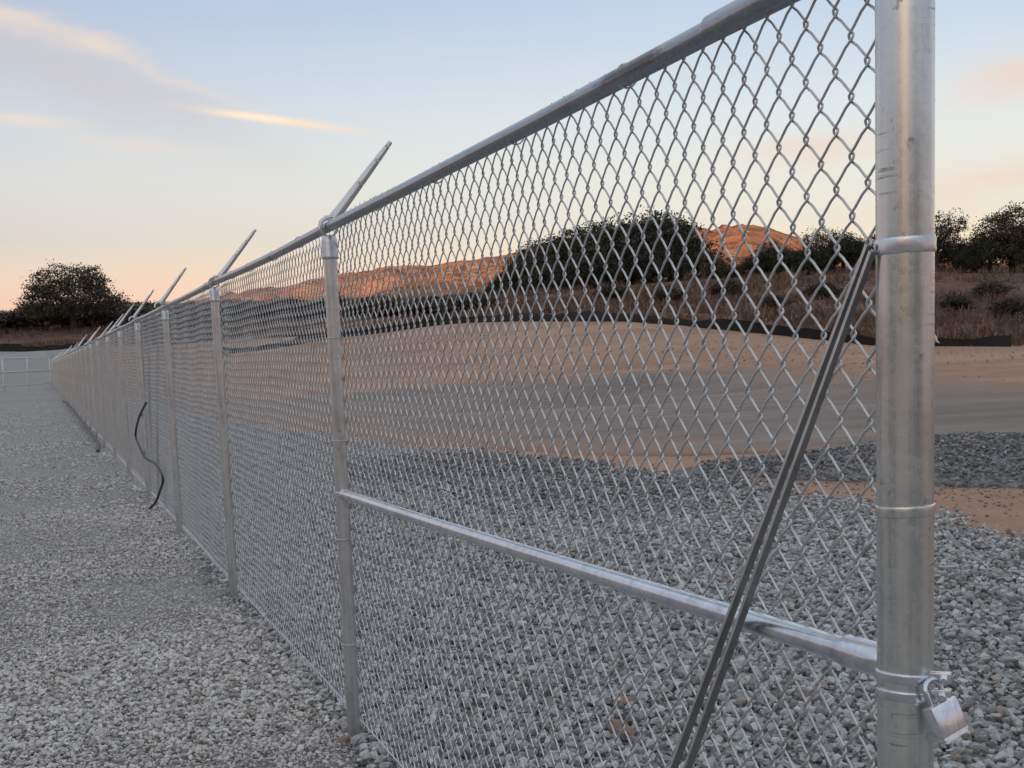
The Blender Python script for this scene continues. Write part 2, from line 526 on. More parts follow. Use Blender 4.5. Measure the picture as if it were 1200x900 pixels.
# ------------------------------------------------------------------ terrain
SLOPE = -0.002855
TERR = [
    (-60, [(95, 0.0), (130, 2.0), (150, 2.6), (185, 5.0), (260, 6.0)]),
    (-6.08, [(95, 0.0), (130, 3.08), (150, 3.69), (185, 6.69), (260, 8.85)]),
    (-1.40, [(95, 0.0), (130, 2.65), (150, 3.21), (185, 6.19), (260, 8.14)]),
    (3.26, [(90, 0.0), (125, 2.87), (145, 3.47), (185, 6.33), (260, 8.66)]),
    (7.45, [(60, 0.0), (95, 2.76), (110, 3.25), (150, 6.01), (260, 10.06)]),
    (12.50, [(38, 0.0), (75, 2.63), (85, 2.85), (145, 6.57), (240, 10.9)]),
    (16.19, [(38, 0.0), (70, 2.84), (80, 3.06), (145, 6.65), (240, 11.49)]),
    (20.66, [(38, 0.0), (62, 2.75), (70, 2.97), (140, 6.9), (220, 11.47)]),
    (25.11, [(37, 0.0), (59, 2.44), (68, 2.61), (140, 7.48), (220, 12.93)]),
    (27.32, [(36, 0.0), (58, 2.19), (66, 2.31), (140, 7.62), (220, 12.86)]),
    (30.95, [(35, 0.0), (56, 1.71), (64, 1.8), (138, 7.68), (220, 12.67)]),
    (35.53, [(34, 0.0), (54, 1.04), (62, 1.11), (135, 7.46), (220, 12.24)]),
    (40.74, [(33, 0.0), (54, 0.81), (62, 0.91), (135, 6.84), (220, 11.21)]),
    (47.40, [(33, 0.0), (54, 0.57), (62, 0.63), (135, 5.83), (220, 9.39)]),
    (100, [(33, 0.0), (54, 0.5), (62, 0.6), (135, 4.0), (220, 6.0)]),
    (140, [(40, 0.0), (60, 0.0), (70, 0.0), (135, 0.5), (220, 1.0)]),
    (260, [(40, 0.0), (60, 0.0), (70, 0.0), (135, 0.5), (220, 1.0)]),
    (300, [(95, 0.0), (130, 2.0), (150, 2.6), (185, 5.0), (260, 6.0)]),
]
TA = np.array([t[0] for t in TERR], dtype=float)
TD = np.array([[d for d, z in t[1]] for t in TERR], dtype=float)
TZ = np.array([[z for d, z in t[1]] for t in TERR], dtype=float)


def ground_z(x, y):
    """height of the natural ground, world coordinates"""
    x = np.atleast_1d(np.asarray(x, dtype=float))
    y = np.atleast_1d(np.asarray(y, dtype=float))
    dx, dy = x - CAM.x, y - CAM.y
    D = np.hypot(dx, dy)
    A = np.degrees(np.arctan2(dx, dy))
    A = np.where(A < -60, A + 360, A)
    i = np.clip(np.searchsorted(TA, A) - 1, 0, len(TA) - 2)
    f = np.clip((A - TA[i]) / (TA[i + 1] - TA[i]), 0, 1)[:, None]
    d = TD[i] * (1 - f) + TD[i + 1] * f
    z = TZ[i] * (1 - f) + TZ[i + 1] * f
    d = np.concatenate([np.zeros((len(D), 1)), d, d[:, -1:] + 400, d[:, -1:] + 4000], axis=1)
    z = np.concatenate([np.zeros((len(D), 1)), z, z[:, -1:] * 0.6, z[:, -1:] * 0.2], axis=1)
    res = np.zeros(len(D))
    for k in range(d.shape[1] - 1):
        m = (D >= d[:, k]) & (D < d[:, k + 1])
        t = (D - d[:, k]) / np.maximum(d[:, k + 1] - d[:, k], 1e-6)
        res = np.where(m, z[:, k] + (z[:, k + 1] - z[:, k]) * t, res)
    yard = SLOPE * np.clip(y, -60, 90) * np.clip(1 - (D - 80) / 60, 0, 1)
    rough = np.clip((D - 36) / 40, 0, 1) * (0.13 * np.sin(x * 0.31 + 1.3 * np.sin(y * 0.17)) * np.cos(y * 0.27) + 0.06 * np.sin(x * 0.9 + y * 0.6))
    return res + yard + rough


def gz(x, y):
    return float(ground_z(x, y)[0])


def brush_mask(x, y):
    dx, dy = x - CAM.x, y - CAM.y
    D = np.hypot(dx, dy)
    A = np.degrees(np.arctan2(dx, dy))
    A = np.where(A < -60, A + 360, A)
    edge = np.interp(A, TA, TD[:, 1]) + 1.0
    edge = np.where(A < 8, np.interp(A, TA, TD[:, 1]) + 0.5, edge)
    return np.clip((D - edge) / 1.5 + 0.5, 0, 1)


def build_ground():
    az = np.concatenate([np.arange(-14, 56, 0.7), np.arange(56, 346, 5.0)])
    Ds = np.concatenate([np.linspace(0.6, 34, 24), np.linspace(35, 80, 40), np.linspace(82, 160, 40), np.geomspace(165, 4200, 26)])
    na, nd = len(az), len(Ds)
    a = np.radians(az)[None, :]
    X = CAM.x + Ds[:, None] * np.sin(a)
    Y = CAM.y + Ds[:, None] * np.cos(a)
    Z = ground_z(X.ravel(), Y.ravel()) - 0.03
    V = np.stack([X.ravel(), Y.ravel(), Z], axis=1)
    V = np.vstack([V, [[CAM.x, CAM.y, -0.03 + SLOPE * CAM.y]]])
    i, j = np.meshgrid(np.arange(nd - 1), np.arange(na), indexing='ij')
    jn = (j + 1) % na
    F = np.stack([i * na + j, (i + 1) * na + j, (i + 1) * na + jn, i * na + jn], axis=-1).reshape(-1, 4)
    me = np_mesh('ground', V, F[:, ::-1], M_DIRT, True)
    # close the small disc under the photographer
    bm = bmesh.new()
    bm.from_mesh(me)
    bm.verts.ensure_lookup_table()
    c = bm.verts[len(V) - 1]
    for k in range(na):
        f = bm.faces.new((c, bm.verts[(k + 1) % na], bm.verts[k]))
        f.smooth = True
    bmesh.ops.recalc_face_normals(bm, faces=bm.faces)
    bm.to_mesh(me)
    bm.free()
    at = me.attributes.new('brush', 'FLOAT', 'POINT')
    co = np.zeros(len(me.vertices) * 3, dtype=np.float32)
    me.vertices.foreach_get('co', co)
    co = co.reshape(-1, 3)
    at.data.foreach_set('value', brush_mask(co[:, 0], co[:, 1]).astype(np.float32))
    o = link('ground', me)
    if me.polygons[0].normal.z < 0:
        me.flip_normals()
    return tag(o, 'tan graded dirt pad rising to a brown brushy slope', kind='structure')


build_ground()


def strip_sheet(name, ys, xin, xout, cols, off, mat, label, zf=None):
    """ground-hugging sheet between two curved edges"""
    ys = np.asarray(ys, dtype=float)
    xi, xo = xin(ys), xout(ys)
    t = np.linspace(0, 1, cols - 2)
    t = np.concatenate([[0.0], [0.004], t[1:-1], [0.996], [1.0]])[None, :]
    X = xi[:, None] * (1 - t) + xo[:, None] * t
    Y = np.repeat(ys[:, None], cols, axis=1)
    Z = ground_z(X.ravel(), Y.ravel()) + off
    if zf is not None:
        Z = Z + zf(X.ravel(), Y.ravel())
    Z = Z.reshape(len(ys), cols)
    Z[:, 0] -= 0.07
    Z[:, -1] -= 0.07
    Z[-1, :] -= 0.07
    V = np.stack([X.ravel(), Y.ravel(), Z.ravel()], axis=1)
    edge = (np.minimum(t, 1 - t) * (xo - xi)[:, None]).ravel()
    n = len(ys)
    i, j = np.meshgrid(np.arange(n - 1), np.arange(cols - 1), indexing='ij')
    F = np.stack([i * cols + j, i * cols + j + 1, (i + 1) * cols + j + 1, (i + 1) * cols + j], axis=-1).reshape(-1, 4)
    me = np_mesh(name, V, F, mat, True)
    at = me.attributes.new('edge_dist', 'FLOAT', 'POINT')
    at.data.foreach_set('value', edge.astype(np.float32))
    return tag(link(name, me), label, kind='structure')


YE = np.array([-40, -6, 0, 1.2, 2.45, 3.4, 5, 7, 8, 9.2, 11.7, 14.6, 22, 30, 60, 92, 128], dtype=float)
XE = np.array([7.5, 5.6, 5.0, 4.95, 5.05, 5.15, 5.3, 5.3, 5.2, 5.0, 4.8, 4.1, 3.4, 3.0, 2.6, 2.4, 9.0], dtype=float)


def wob(y, a=0.12):
    return a * (np.sin(y * 2.1) + 0.6 * np.sin(y * 5.3 + 1) + 0.4 * np.sin(y * 11.7))


def yard_edge(y):
    return np.interp(y, YE, XE) + wob(y)


def yard_undulation(x, y):
    return 0.018 * np.sin(x * 1.7 + 0.4 * y) * np.sin(y * 1.1)


yy = np.concatenate([np.arange(-40, -8, 2.0), np.arange(-8, 20, 0.3), np.arange(20, 40, 1.0), np.arange(40, 130, 2.0)])
strip_sheet('gravel_yard', yy, lambda y: np.full_like(y, -0.30), lambda y: yard_edge(y), 26, -0.010, M_COARSE,
            'coarse grey crushed rock strip outside the fence', yard_undulation)
strip_sheet('gravel_yard', yy, lambda y: np.full_like(y, -22.0), lambda y: np.full_like(y, 0.02), 70, -0.007, M_YARD,
            'fine grey gravel yard inside the fence', yard_undulation)

# dark gravel berm beyond the dirt patch
def berm_in(y):
    return np.interp(y, [-12, -2, 1.0, 3.5, 5.0, 6.6, 7.6, 8.3], [10.5, 9.4, 8.6, 7.7, 7.2, 6.2, 5.6, 5.3]) + wob(y, 0.08)


def berm_out(y):
    return np.interp(y, [-12, -2, 3.0, 6.0, 7.6, 8.0, 8.3], [13.5, 12.5, 11.6, 10.9, 9.9, 8.5, 5.9]) + wob(y + 3, 0.08)


def berm_h(x, y):
    i, o = berm_in(y), berm_out(y)
    t = np.clip((x - i) / np.maximum(o - i, 0.05), 0, 1)
    return 0.30 * np.sin(np.pi * t) ** 0.8 * np.clip((8.6 - y) / 1.5, 0, 1)


strip_sheet('gravel_berm', np.concatenate([np.arange(-12, 2, 0.6), np.arange(2, 8.31, 0.15)]), berm_in, berm_out, 18, -0.012, M_BERM,
            'low dark ridge of coarse crushed rock', berm_h)

# compacted grey strip
yr = np.concatenate([np.arange(-14, 8, 1.0), np.arange(8, 12, 0.2), np.arange(12, 36, 0.6), np.arange(36, 90, 2.0)])
strip_sheet('road', yr,
            lambda y: np.interp(y, [-14, -2, 3, 7.6, 8.4, 8.9, 9.6, 10.2, 11.2, 13, 16, 22, 30, 60, 90],
                                [14.4, 13, 12.1, 11.0, 10.6, 9.6, 8.0, 6.5, 5.6, 5.1, 4.3, 3.7, 3.3, 2.9, 2.7]) + wob(y + 1, 0.05),
            lambda y: np.interp(y, [-14, 0, 10, 22, 28, 32, 33.5, 35, 37, 42, 90], [20, 21, 22, 22.5, 21.8, 20, 17, 13, 8.6, 6.4, 5.6]) + wob(y * 0.4, 0.15),
            20, -0.006, M_ROAD, 'flat compacted grey access strip')


# ------------------------------------------------------------------ hills
def vnoise(x, y, seed, octs=5, base=0.012, gain=0.5):
    r = np.random.default_rng(seed)
    out_ = np.zeros_like(x)
    a, f = 1.0, base
    for o in range(octs):
        acc = np.zeros_like(x)
        for k in range(5):
            th, ph = r.uniform(0, 2 * math.pi, 2)
            acc += np.sin((x * math.cos(th) + y * math.sin(th)) * f * 2 * math.pi * r.uniform(0.7, 1.4) + ph)
        out_ += a * acc / 5
        a *= gain
        f *= 2.1
    return out_


HILL = np.array([(-60, 520, 12), (-20, 520, 14), (-7.56, 520, 16.0), (-0.09, 500, 17.5), (2.92, 480, 21.3), (5.34, 470, 19.0), (7.27, 460, 20.6),
                 (9.96, 450, 20.6), (12.5, 440, 25.2), (14.34, 430, 26.5), (16.19, 420, 26.6), (18.42, 420, 27.6), (19.91, 420, 29.6),
                 (21.78, 420, 33.7), (23.63, 420, 36.6), (25.11, 420, 38.3), (27.32, 420, 40.2), (28.6, 420, 37.6), (29.87, 425, 38.6),
                 (30.95, 430, 37.0), (32.02, 440, 34.0), (33.26, 450, 30.0), (34.84, 460, 27.2), (37.92, 480, 24.6), (47.4, 500, 18.7), (70, 520, 14)])


def build_hills():
    az = np.arange(-40, 65, 0.22)
    ts = np.linspace(-1, 1, 90)
    D0 = np.interp(az, HILL[:, 0], HILL[:, 1])
    H = np.interp(az, HILL[:, 0], HILL[:, 2]) - np.interp(az, [18, 22, 25, 30, 33, 36], [0, 2.0, 4.2, 4.6, 2.5, 0])
    a = np.radians(az)[None, :]
    Dm = D0[None, :] + ts[:, None] * np.where(ts < 0, 190, 260)[:, None]
    X = CAM.x + Dm * np.sin(a)
    Y = CAM.y + Dm * np.cos(a)
    prof = np.cos(np.clip(np.abs(ts), 0, 1) * math.pi / 2)[:, None] ** 0.9
    n = vnoise(X, Y, 5, 6, 0.010, 0.58)
    n2 = np.abs(vnoise(X, Y, 9, 4, 0.02, 0.55))
    away = np.clip(np.abs(ts) * 3.0, 0, 1)[:, None]
    Z = prof * H[None, :] + away * prof ** 0.5 * (n * 2.6 - n2 * 3.6 + 1.2) + (1 - away) * vnoise(X, Y, 11, 4, 0.05, 0.6) * 0.9 - 3.0 * (1 - prof)
    V = np.stack([X.ravel(), Y.ravel(), Z.ravel()], axis=1)
    na, nt = len(az), len(ts)
    i, j = np.meshgrid(np.arange(nt - 1), np.arange(na - 1), indexing='ij')
    F = np.stack([i * na + j, i * na + j + 1, (i + 1) * na + j + 1, (i + 1) * na + j], axis=-1).reshape(-1, 4)
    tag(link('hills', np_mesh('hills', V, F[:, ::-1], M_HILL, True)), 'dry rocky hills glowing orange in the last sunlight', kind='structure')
    # unseen ridge added behind the camera, shaped to keep the yard in shade
    s = np.linspace(-900, 900, 150)
    u = np.linspace(-1, 1, 24)
    cx, cy = math.sin(SUN_AZ) * 250, math.cos(SUN_AZ) * 250
    tx, ty = math.cos(SUN_AZ), -math.sin(SUN_AZ)
    S, U = np.meshgrid(s, u, indexing='xy')
    X = cx + tx * S + math.sin(SUN_AZ) * U * 130
    Y = cy + ty * S + math.cos(SUN_AZ) * U * 130
    Z = (49 + vnoise(X, Y, 21, 4, 0.006, 0.5) * 5) * np.cos(np.abs(U) * math.pi / 2) ** 1.1 * np.clip((900 - np.abs(S)) / 250, 0, 1) - 2
    V = np.stack([X.ravel(), Y.ravel(), Z.ravel()], axis=1)
    na, nt = len(s), len(u)
    i, j = np.meshgrid(np.arange(nt - 1), np.arange(na - 1), indexing='ij')
    F = np.stack([i * na + j, i * na + j + 1, (i + 1) * na + j + 1, (i + 1) * na + j], axis=-1).reshape(-1, 4)
    tag(link('hills', np_mesh('hills', V, F, M_HILL, True)), 'unseen dry ridge added behind the camera to shade the yard', kind='structure')


build_hills()

# ------------------------------------------------------------------ fence
H = 1.80                       # height of the top rail's axis
BAY = 3.05
S0 = 3.1647                    # length of the first bay
NB = 31                        # bays beyond the first line post
R_POST, R_END, R_RAIL = 0.0235, 0.0335, 0.0178

fence = empty('chain_link_fence')
tag(fence, 'long galvanised chain link fence with angled barb arms, running away from the end post', 'fence')


def fabric_mesh(length, z0, z1, lod, seed, rise=0.0):
    r = np.random.default_rng(seed)
    h = 0.0328                                   # half a diamond wide
    p = 0.0755                                   # diamond height
    nw = int(round(length / h))
    h = length / nw
    legs = int(round((z1 - z0) / (p / 2)))
    fr = {2: [0.0, 0.05, 0.13, 0.30, 0.70, 0.87, 0.95], 1: [0.0, 0.12, 0.88], 0: [0.0]}[lod]
    S = {2: 7, 1: 4, 0: 3}[lod]
    rad = 0.00185
    t = np.concatenate([np.array(fr) + k for k in range(legs)] + [[legs]])     # leg parameter
    k = np.floor(t).astype(int)
    f = t - k
    # zig-zag with rounded turns, overshoot so neighbours hook
    fy = np.where(f < 0.05, 0.0, np.clip((f - 0.0) / 1.0, 0, 1))
    if lod == 2:
        fy = np.interp(f, [0, 0.05, 0.13, 0.30, 0.70, 0.87, 0.95, 1], [0, 0.022, 0.105, 0.315, 0.685, 0.895, 0.978, 1])
        fz = np.interp(f, [0, 0.05, 0.13, 0.30, 0.70, 0.87, 0.95, 1], [0, 0.085, 0.155, 0.31, 0.69, 0.845, 0.915, 1])
    else:
        fy, fz = f, f
    up = (k % 2 == 0)
    yy_ = np.where(up, fy, 1 - fy)                                             # 0..1 across the wire's width
    over = 0.0038 if lod == 2 else 0.0025
    yloc = -over + yy_ * (h + 2 * over)
    xloc = np.where(up, 1, -1) * 0.0024 * np.sin(np.pi * np.clip(f, 0, 1)) ** 0.35
    xloc = np.where(f == 0, 0.0, xloc)
    zloc = (k + fz) * (p / 2)
    N, Mn = nw, len(t)
    P = np.zeros((N, Mn, 3))
    wi = np.arange(N)
    ph = (wi % 2) * (p / 2)
    ys = wi * h
    P[:, :, 1] = ys[:, None] + yloc[None, :]
    P[:, :, 0] = xloc[None, :]
    P[:, :, 2] = z0 + zloc[None, :] * ((z1 - z0) / (legs * p / 2 + p / 2)) + ph[:, None]
    # wires of odd index are flipped so right turns meet left turns
    # (shifting by half a diamond puts every right turn opposite a left turn)
    Y, Z = P[:, :, 1], P[:, :, 2]
    sag = 0.006 * np.sin(Y * 2.1 + seed) * np.sin(Z * 2.6 + 0.5) + 0.003 * np.sin(Y * 7.3 + Z * 5 + seed)
    edge = np.clip(np.minimum(Y, length - Y) / 0.25, 0, 1)
    P[:, :, 0] += sag * edge
    P[:, :, 1] += 0.0035 * np.sin(Z * 4.7 + Y * 3.0 + seed) * edge
    P[:, :, 2] += 0.004 * np.sin(Y * 2.9 + seed * 1.7) * np.clip((Z - z0) / 0.3, 0, 1) * np.clip((z1 - Z) / 0.3, 0, 1)
    P[:, :, 2] += rise * np.clip((length - Y) / length, 0, 1) * np.clip((Z - z0) / (z1 - z0), 0, 1)
    T = np.zeros_like(P)
    T[:, 1:-1] = P[:, 2:] - P[:, :-2]
    T[:, 0] = P[:, 1] - P[:, 0]
    T[:, -1] = P[:, -1] - P[:, -2]
    T /= np.linalg.norm(T, axis=2, keepdims=True) + 1e-12
    X0 = np.array([1.0, 0, 0])
    A = X0 - (T @ X0)[..., None] * T
    A /= np.linalg.norm(A, axis=2, keepdims=True)
    B = np.cross(T, A)
    an = 2 * math.pi * np.arange(S) / S
    V = P[:, :, None, :] + rad * (np.cos(an)[None, None, :, None] * A[:, :, None, :] + np.sin(an)[None, None, :, None] * B[:, :, None, :])
    wi_, mi, si = np.meshgrid(np.arange(N), np.arange(Mn - 1), np.arange(S), indexing='ij')
    def idx(a_, b_, c_):
        return (a_ * Mn + b_) * S + c_ % S
    F = np.stack([idx(wi_, mi, si), idx(wi_, mi, si + 1), idx(wi_, mi + 1, si + 1), idx(wi_, mi + 1, si)], axis=-1).reshape(-1, 4)
    return np_mesh('chain_link_mesh', V.reshape(-1, 3), F, M_WIRE, True)


XF = R_POST + 0.005                                # the fabric hangs on the far side of the line posts
Z0, Z1 = 0.045, H + 0.012
link('chain_link_mesh', fabric_mesh(S0 - 0.05, Z0, Z1 + 0.022, 2, 1, 0.0065 * S0), fence, (XF, -S0 + 0.045, SLOPE * -1.5))
mesh_mid = [fabric_mesh(BAY, Z0, Z1, 1, s) for s in (2, 3)]
mesh_far = [fabric_mesh(BAY, Z0, Z1, 0, s) for s in (4, 5)]
for n in range(NB):
    me = mesh_mid[n % 2] if n < 3 else mesh_far[n % 2]
    link('chain_link_mesh', me, fence, (XF, n * BAY, SLOPE * (n + 0.5) * BAY))


def line_post():
    bm = bmesh.new()
    seg = 24
    add_lathe(bm, [(R_POST, -0.25), (R_POST, 0.4), (R_POST, 0.9), (R_POST, H - 0.055)], seg=seg)
    return bm


def cap_bm():
    """loop cap: a cup on the post and a ring the rail runs through"""
    bm = bmesh.new()
    ro = R_POST + 0.0045
    add_lathe(bm, [(ro, H - 0.105), (ro + 0.002, H - 0.100), (ro, H - 0.094), (ro, H - 0.050), (ro * 0.93, H - 0.036), (0.018, H - 0.026)], seg=24)
    ring = []
    for k in range(21):
        a = 2 * math.pi * k / 20
        ring.append((0.0285 * math.cos(a), 0, H + 0.0285 * math.sin(a)))
    nb = len(bm.verts)
    for side in (-1, 1):
        pass
    # ring as a flat strap, 16 mm wide along the rail
    prev = None
    first = None
    for x, y, z in ring[:-1]:
        d = Vector((x, 0, z - H)).normalized()
        q = [bm.verts.new(Vector((x, s * 0.011, z)) + d * o) for s, o in ((-1, -0.003), (1, -0.003), (1, 0.003), (-1, 0.003))]
        if prev:
            for k in range(4):
                bm.faces.new((prev[k], prev[(k + 1) % 4], q[(k + 1) % 4], q[k]))
        else:
            first = q
        prev = q
    for k in range(4):
        bm.faces.new((prev[k], prev[(k + 1) % 4], first[(k + 1) % 4], first[k]))
    return bm


def arm_bm():
    """pressed steel arm: tapered channel with a folded web, wire notches and a hole at the tip"""
    bm = bmesh.new()
    a, b = Vector((0.012, 0, H + 0.022)), Vector((0.232, 0, H + 0.292))
    d = (b - a)
    L = d.length
    d.normalize()
    yv = Vector((0, 1, 0))
    nv = d.cross(yv).normalized()                # outward-down normal
    if nv.z < 0:
        nv = -nv
    yv, nv = nv, Vector((0, -1, 0))              # the folded web faces along the fence, ridge towards the near end
    st = [0, 0.02, 0.05, 0.16, 0.17, 0.178, 0.26, 0.27, 0.278, L - 0.025, L]
    wd = [0.014, 0.018, 0.0165, 0.0138, 0.0128, 0.0136, 0.0114, 0.0105, 0.0112, 0.0088, 0.0072]
    dp = [0.020, 0.022, 0.019, 0.015, 0.014, 0.015, 0.012, 0.011, 0.012, 0.009, 0.008]
    th = 0.0025
    rows = []
    for s, wv, dv in zip(st, wd, dp):
        c = a + d * s
        o = [(-wv, -dv), (-wv, 0), (-wv * 0.12, 0.45 * dv), (wv * 0.12, 0.45 * dv), (wv, 0), (wv, -dv)]
        inn = [(wv - th, -dv), (wv - th, -th), (wv * 0.10, 0.45 * dv - th), (-wv * 0.10, 0.45 * dv - th), (-wv + th, -th), (-wv + th, -dv)]
        rows.append([bm.verts.new(c + yv * u + nv * v) for u, v in o + inn])
    for r0, r1 in zip(rows, rows[1:]):
        for k in range(12):
            bm.faces.new((r0[k], r0[(k + 1) % 12], r1[(k + 1) % 12], r1[k]))
    bm.faces.new(list(reversed(rows[0])))
    bm.faces.new(rows[-1])
    # two small raised wire hooks and the foot that wraps the cap
    for s in (0.165, 0.265, L - 0.02):
        M = Matrix.Translation(a + d * s + nv * 0.004) @ Matrix((( d.x, yv.x, nv.x, 0), (d.y, yv.y, nv.y, 0), (d.z, yv.z, nv.z, 0), (0, 0, 0, 1)))
        add_box(bm, (0.007, 0.014, 0.006), M)
    add_tube(bm, [(-0.030, 0, H - 0.004), (-0.026, 0, H + 0.020), (-0.008, 0, H + 0.034), (0.016, 0, H + 0.036)], 0.0085, 8)
    return bm


post_me = cap_me = arm_me = None
posts = []
for n in range(NB + 1):
    loc = (0, n * BAY, SLOPE * n * BAY)
    if n == 0:
        p = bm_obj('line_post', line_post(), M_LINE, fence, loc)
        c = bm_obj('loop_cap', cap_bm(), M_ARM, p)
        a = bm_obj('barb_arm', arm_bm(), M_ARM, p)
        post_me, cap_me, arm_me = p.data, c.data, a.data
        p0_, c0_, a0_ = p, c, a
    else:
        p = p0_.copy(); COL.objects.link(p); p.parent = fence; p.location = loc
        p.rotation_euler = (R(random.uniform(-0.35, 0.35)), R(random.uniform(-0.3, 0.3)), 0)
        c = c0_.copy(); COL.objects.link(c); c.parent = p
        a = a0_.copy(); COL.objects.link(a); a.parent = p
        a.rotation_euler = (0, R(random.uniform(-1.6, 1.6)), R(random.uniform(-5, 5)))
    posts.append(p)

# top rail in lengths, each with its sleeve
def fz(y, z):
    return z + SLOPE * y


def rail_z(y):
    return fz(y, H) + 0.004 * math.sin(y * 2.06 + 1.6) + 0.0065 * max(-y, 0.0)


bm = bmesh.new()
ys_ = [-S0 + 0.045] + list(np.arange(-2.0, NB * BAY + 0.1, 1.0)) + [NB * BAY + 0.02]
add_tube(bm, [(0.0 + 0.0025 * math.sin(y * 1.3), y, rail_z(y)) for y in ys_], R_RAIL, 20)
bm_obj('top_rail', bm, M_RAIL, fence)
for ysl in (-2.78, 3.4, 9.6, 15.9, 22.2, 28.5):
    bm = bmesh.new()
    zz = rail_z(ysl)
    if ysl < 0:
        add_tube(bm, [(0, ysl + 0.075, zz), (0, ysl + 0.07, zz), (0, ysl - 0.12, zz + 0.0015), (0, ysl - 0.30, zz + 0.003)], [R_RAIL + 0.0008, R_RAIL + 0.0024, R_RAIL + 0.0024, R_RAIL + 0.0022], 20)
    else:
        add_tube(bm, [(0, ysl - 0.08, zz), (0, ysl - 0.075, zz), (0, ysl + 0.075, zz), (0, ysl + 0.08, zz)], [R_RAIL + 0.001, R_RAIL + 0.003, R_RAIL + 0.003, R_RAIL + 0.001], 20)
    bm_obj('rail_sleeve', bm, M_RAIL, fence)

# bottom tension wire
bm = bmesh.new()
yb = [-S0 + 0.04] + list(np.arange(-3.0, NB * BAY, 0.75)) + [NB * BAY]
add_tube(bm, [(XF + 0.004, y, fz(y, 0.06) + 0.008 * math.sin(y * 1.9)) for y in yb], 0.0024, 6)
bm_obj('tension_wire', bm, M_WIRE, fence)

# rail ties and post ties in the nearer bays
def tie_ring(cx, cy, cz, axis, r, parent):
    bm = bmesh.new()
    pts = []
    for k in range(15):
        a = 2 * math.pi * k / 12
        o = 0.004 * (k / 14 - 0.5)
        if axis == 'y':
            pts.append((cx + r * math.cos(a), cy + o, cz + r * math.sin(a)))
        else:
            pts.append((cx + r * math.cos(a), cy + r * math.sin(a), cz + o))
    add_tube(bm, pts, 0.0018, 6)
    bm_obj('wire_tie', bm, M_WIRE, parent)


for y in (-2.4, -1.85, -1.27, -0.66, 0.55, 1.15, 1.8, 2.4, 3.7, 4.5, 5.3):
    tie_ring(0.004, y, rail_z(y), 'y', R_RAIL + 0.0024, fence)
for n in range(4):
    for z in (0.35, 0.72, 1.08, 1.42):
        tie_ring(0.004, n * BAY, fz(n * BAY, z + 0.03 * math.sin(n * 3 + z * 9)), 'z', R_POST + 0.005, fence)
# brace rail from the first line post to the end post
bm = bmesh.new()
zA, zB = 0.885, 0.9660
pts = []
for k in range(9):
    t = k / 8
    pts.append((0, -0.03 - t * (S0 - 0.075), zA + (zB - zA) * (0.03 + t * (S0 - 0.075)) / S0 - 0.004 * math.sin(math.pi * t)))
add_tube(bm, pts, 0.0168, 20)
brace = bm_obj('brace_rail', bm, M_SHINY, fence)
bm = bmesh.new()
ye = -S0 + R_END + 0.004
add_tube(bm, [(0, ye + 0.085, zB - 0.003), (0, ye + 0.082, zB - 0.003), (0, ye + 0.02, zB - 0.001), (0, ye + 0.010, zB), (0, ye, zB)],
         [0.0180, 0.0218, 0.0218, 0.019, 0.014], 24)
bm_obj('rail_end_cup', bm, M_SHINY, fence)
bm = bmesh.new()
add_tube(bm, [(0, -0.018, zA), (0, -0.03, zA), (0, -0.055, zA + 0.001), (0, -0.062, zA + 0.001)], [0.014, 0.0200, 0.0200, 0.0178], 20)
bm_obj('rail_end_cup', bm, M_SHINY, fence)
bm = bmesh.new()
ring = [((R_POST + 0.0025) * math.cos(a), (R_POST + 0.0025) * math.sin(a), zA) for a in np.linspace(0, 2 * math.pi, 25)]


def add_band(bm, cx, cy, cz, r, height, th, tilt=0.0, seg=40, ax=0.0):
    """flat strap round a post with slightly rolled edges"""
    prof = [(r, -height / 2), (r + th, -height / 2 + 0.0008), (r + th * 1.35, -height * 0.32), (r + th * 1.05, 0), (r + th * 1.35, height * 0.32), (r + th, height / 2 - 0.0008), (r, height / 2)]
    rings = []
    for k in range(seg):
        a = 2 * math.pi * k / seg
        rings.append([bm.verts.new((cx + rr * math.cos(a), cy + rr * math.sin(a), cz + zz + tilt * math.cos(a - ax) * r)) for rr, zz in prof])
    for k in range(seg):
        r0, r1 = rings[k], rings[(k + 1) % seg]
        for q in range(len(prof) - 1):
            bm.faces.new((r0[q], r1[q], r1[q + 1], r0[q + 1]))


add_band(bm, 0, 0, zA, R_POST, 0.018, 0.002)
bm_obj('brace_band', bm, M_SHINY, fence)

# end post
PX, PY = 0.0, -S0
endp = None
bm = bmesh.new()
add_lathe(bm, [(R_END, -0.4), (R_END, 0.5), (R_END, 1.2), (R_END, 2.02)], seg=48)
endp = bm_obj('end_post', bm, M_POST, fence, (PX, PY, SLOPE * PY))
bm = bmesh.new()
add_lathe(bm, [(R_END + 0.003, 2.005), (R_END + 0.003, 2.03), (R_END * 0.85, 2.05), (R_END * 0.4, 2.062), (0.004, 2.066)], seg=32)
bm_obj('post_cap', bm, M_SHINY, endp)
ZP = -SLOPE * PY                                  # end_post local z = world z + ZP


def band_on_end(z, hgt, th, tilt=0.0, ax=0.0, name='tension_band', mat=M_SHINY):
    bm = bmesh.new()
    add_band(bm, 0, 0, z + ZP, R_END, hgt, th, tilt, 48, ax)
    return bm_obj(name, bm, mat, endp)


band_on_end(1.4745, 0.019, 0.0016, 0.03, R(-60))
band_on_end(1.162, 0.014, 0.0016, 0.04, R(-50), mat=M_POST)
band_on_end(0.957, 0.013, 0.0022, 0.12, R(-160), 'brace_band')
band_on_end(0.936, 0.013, 0.0022, 0.10, R(-160), 'brace_band')


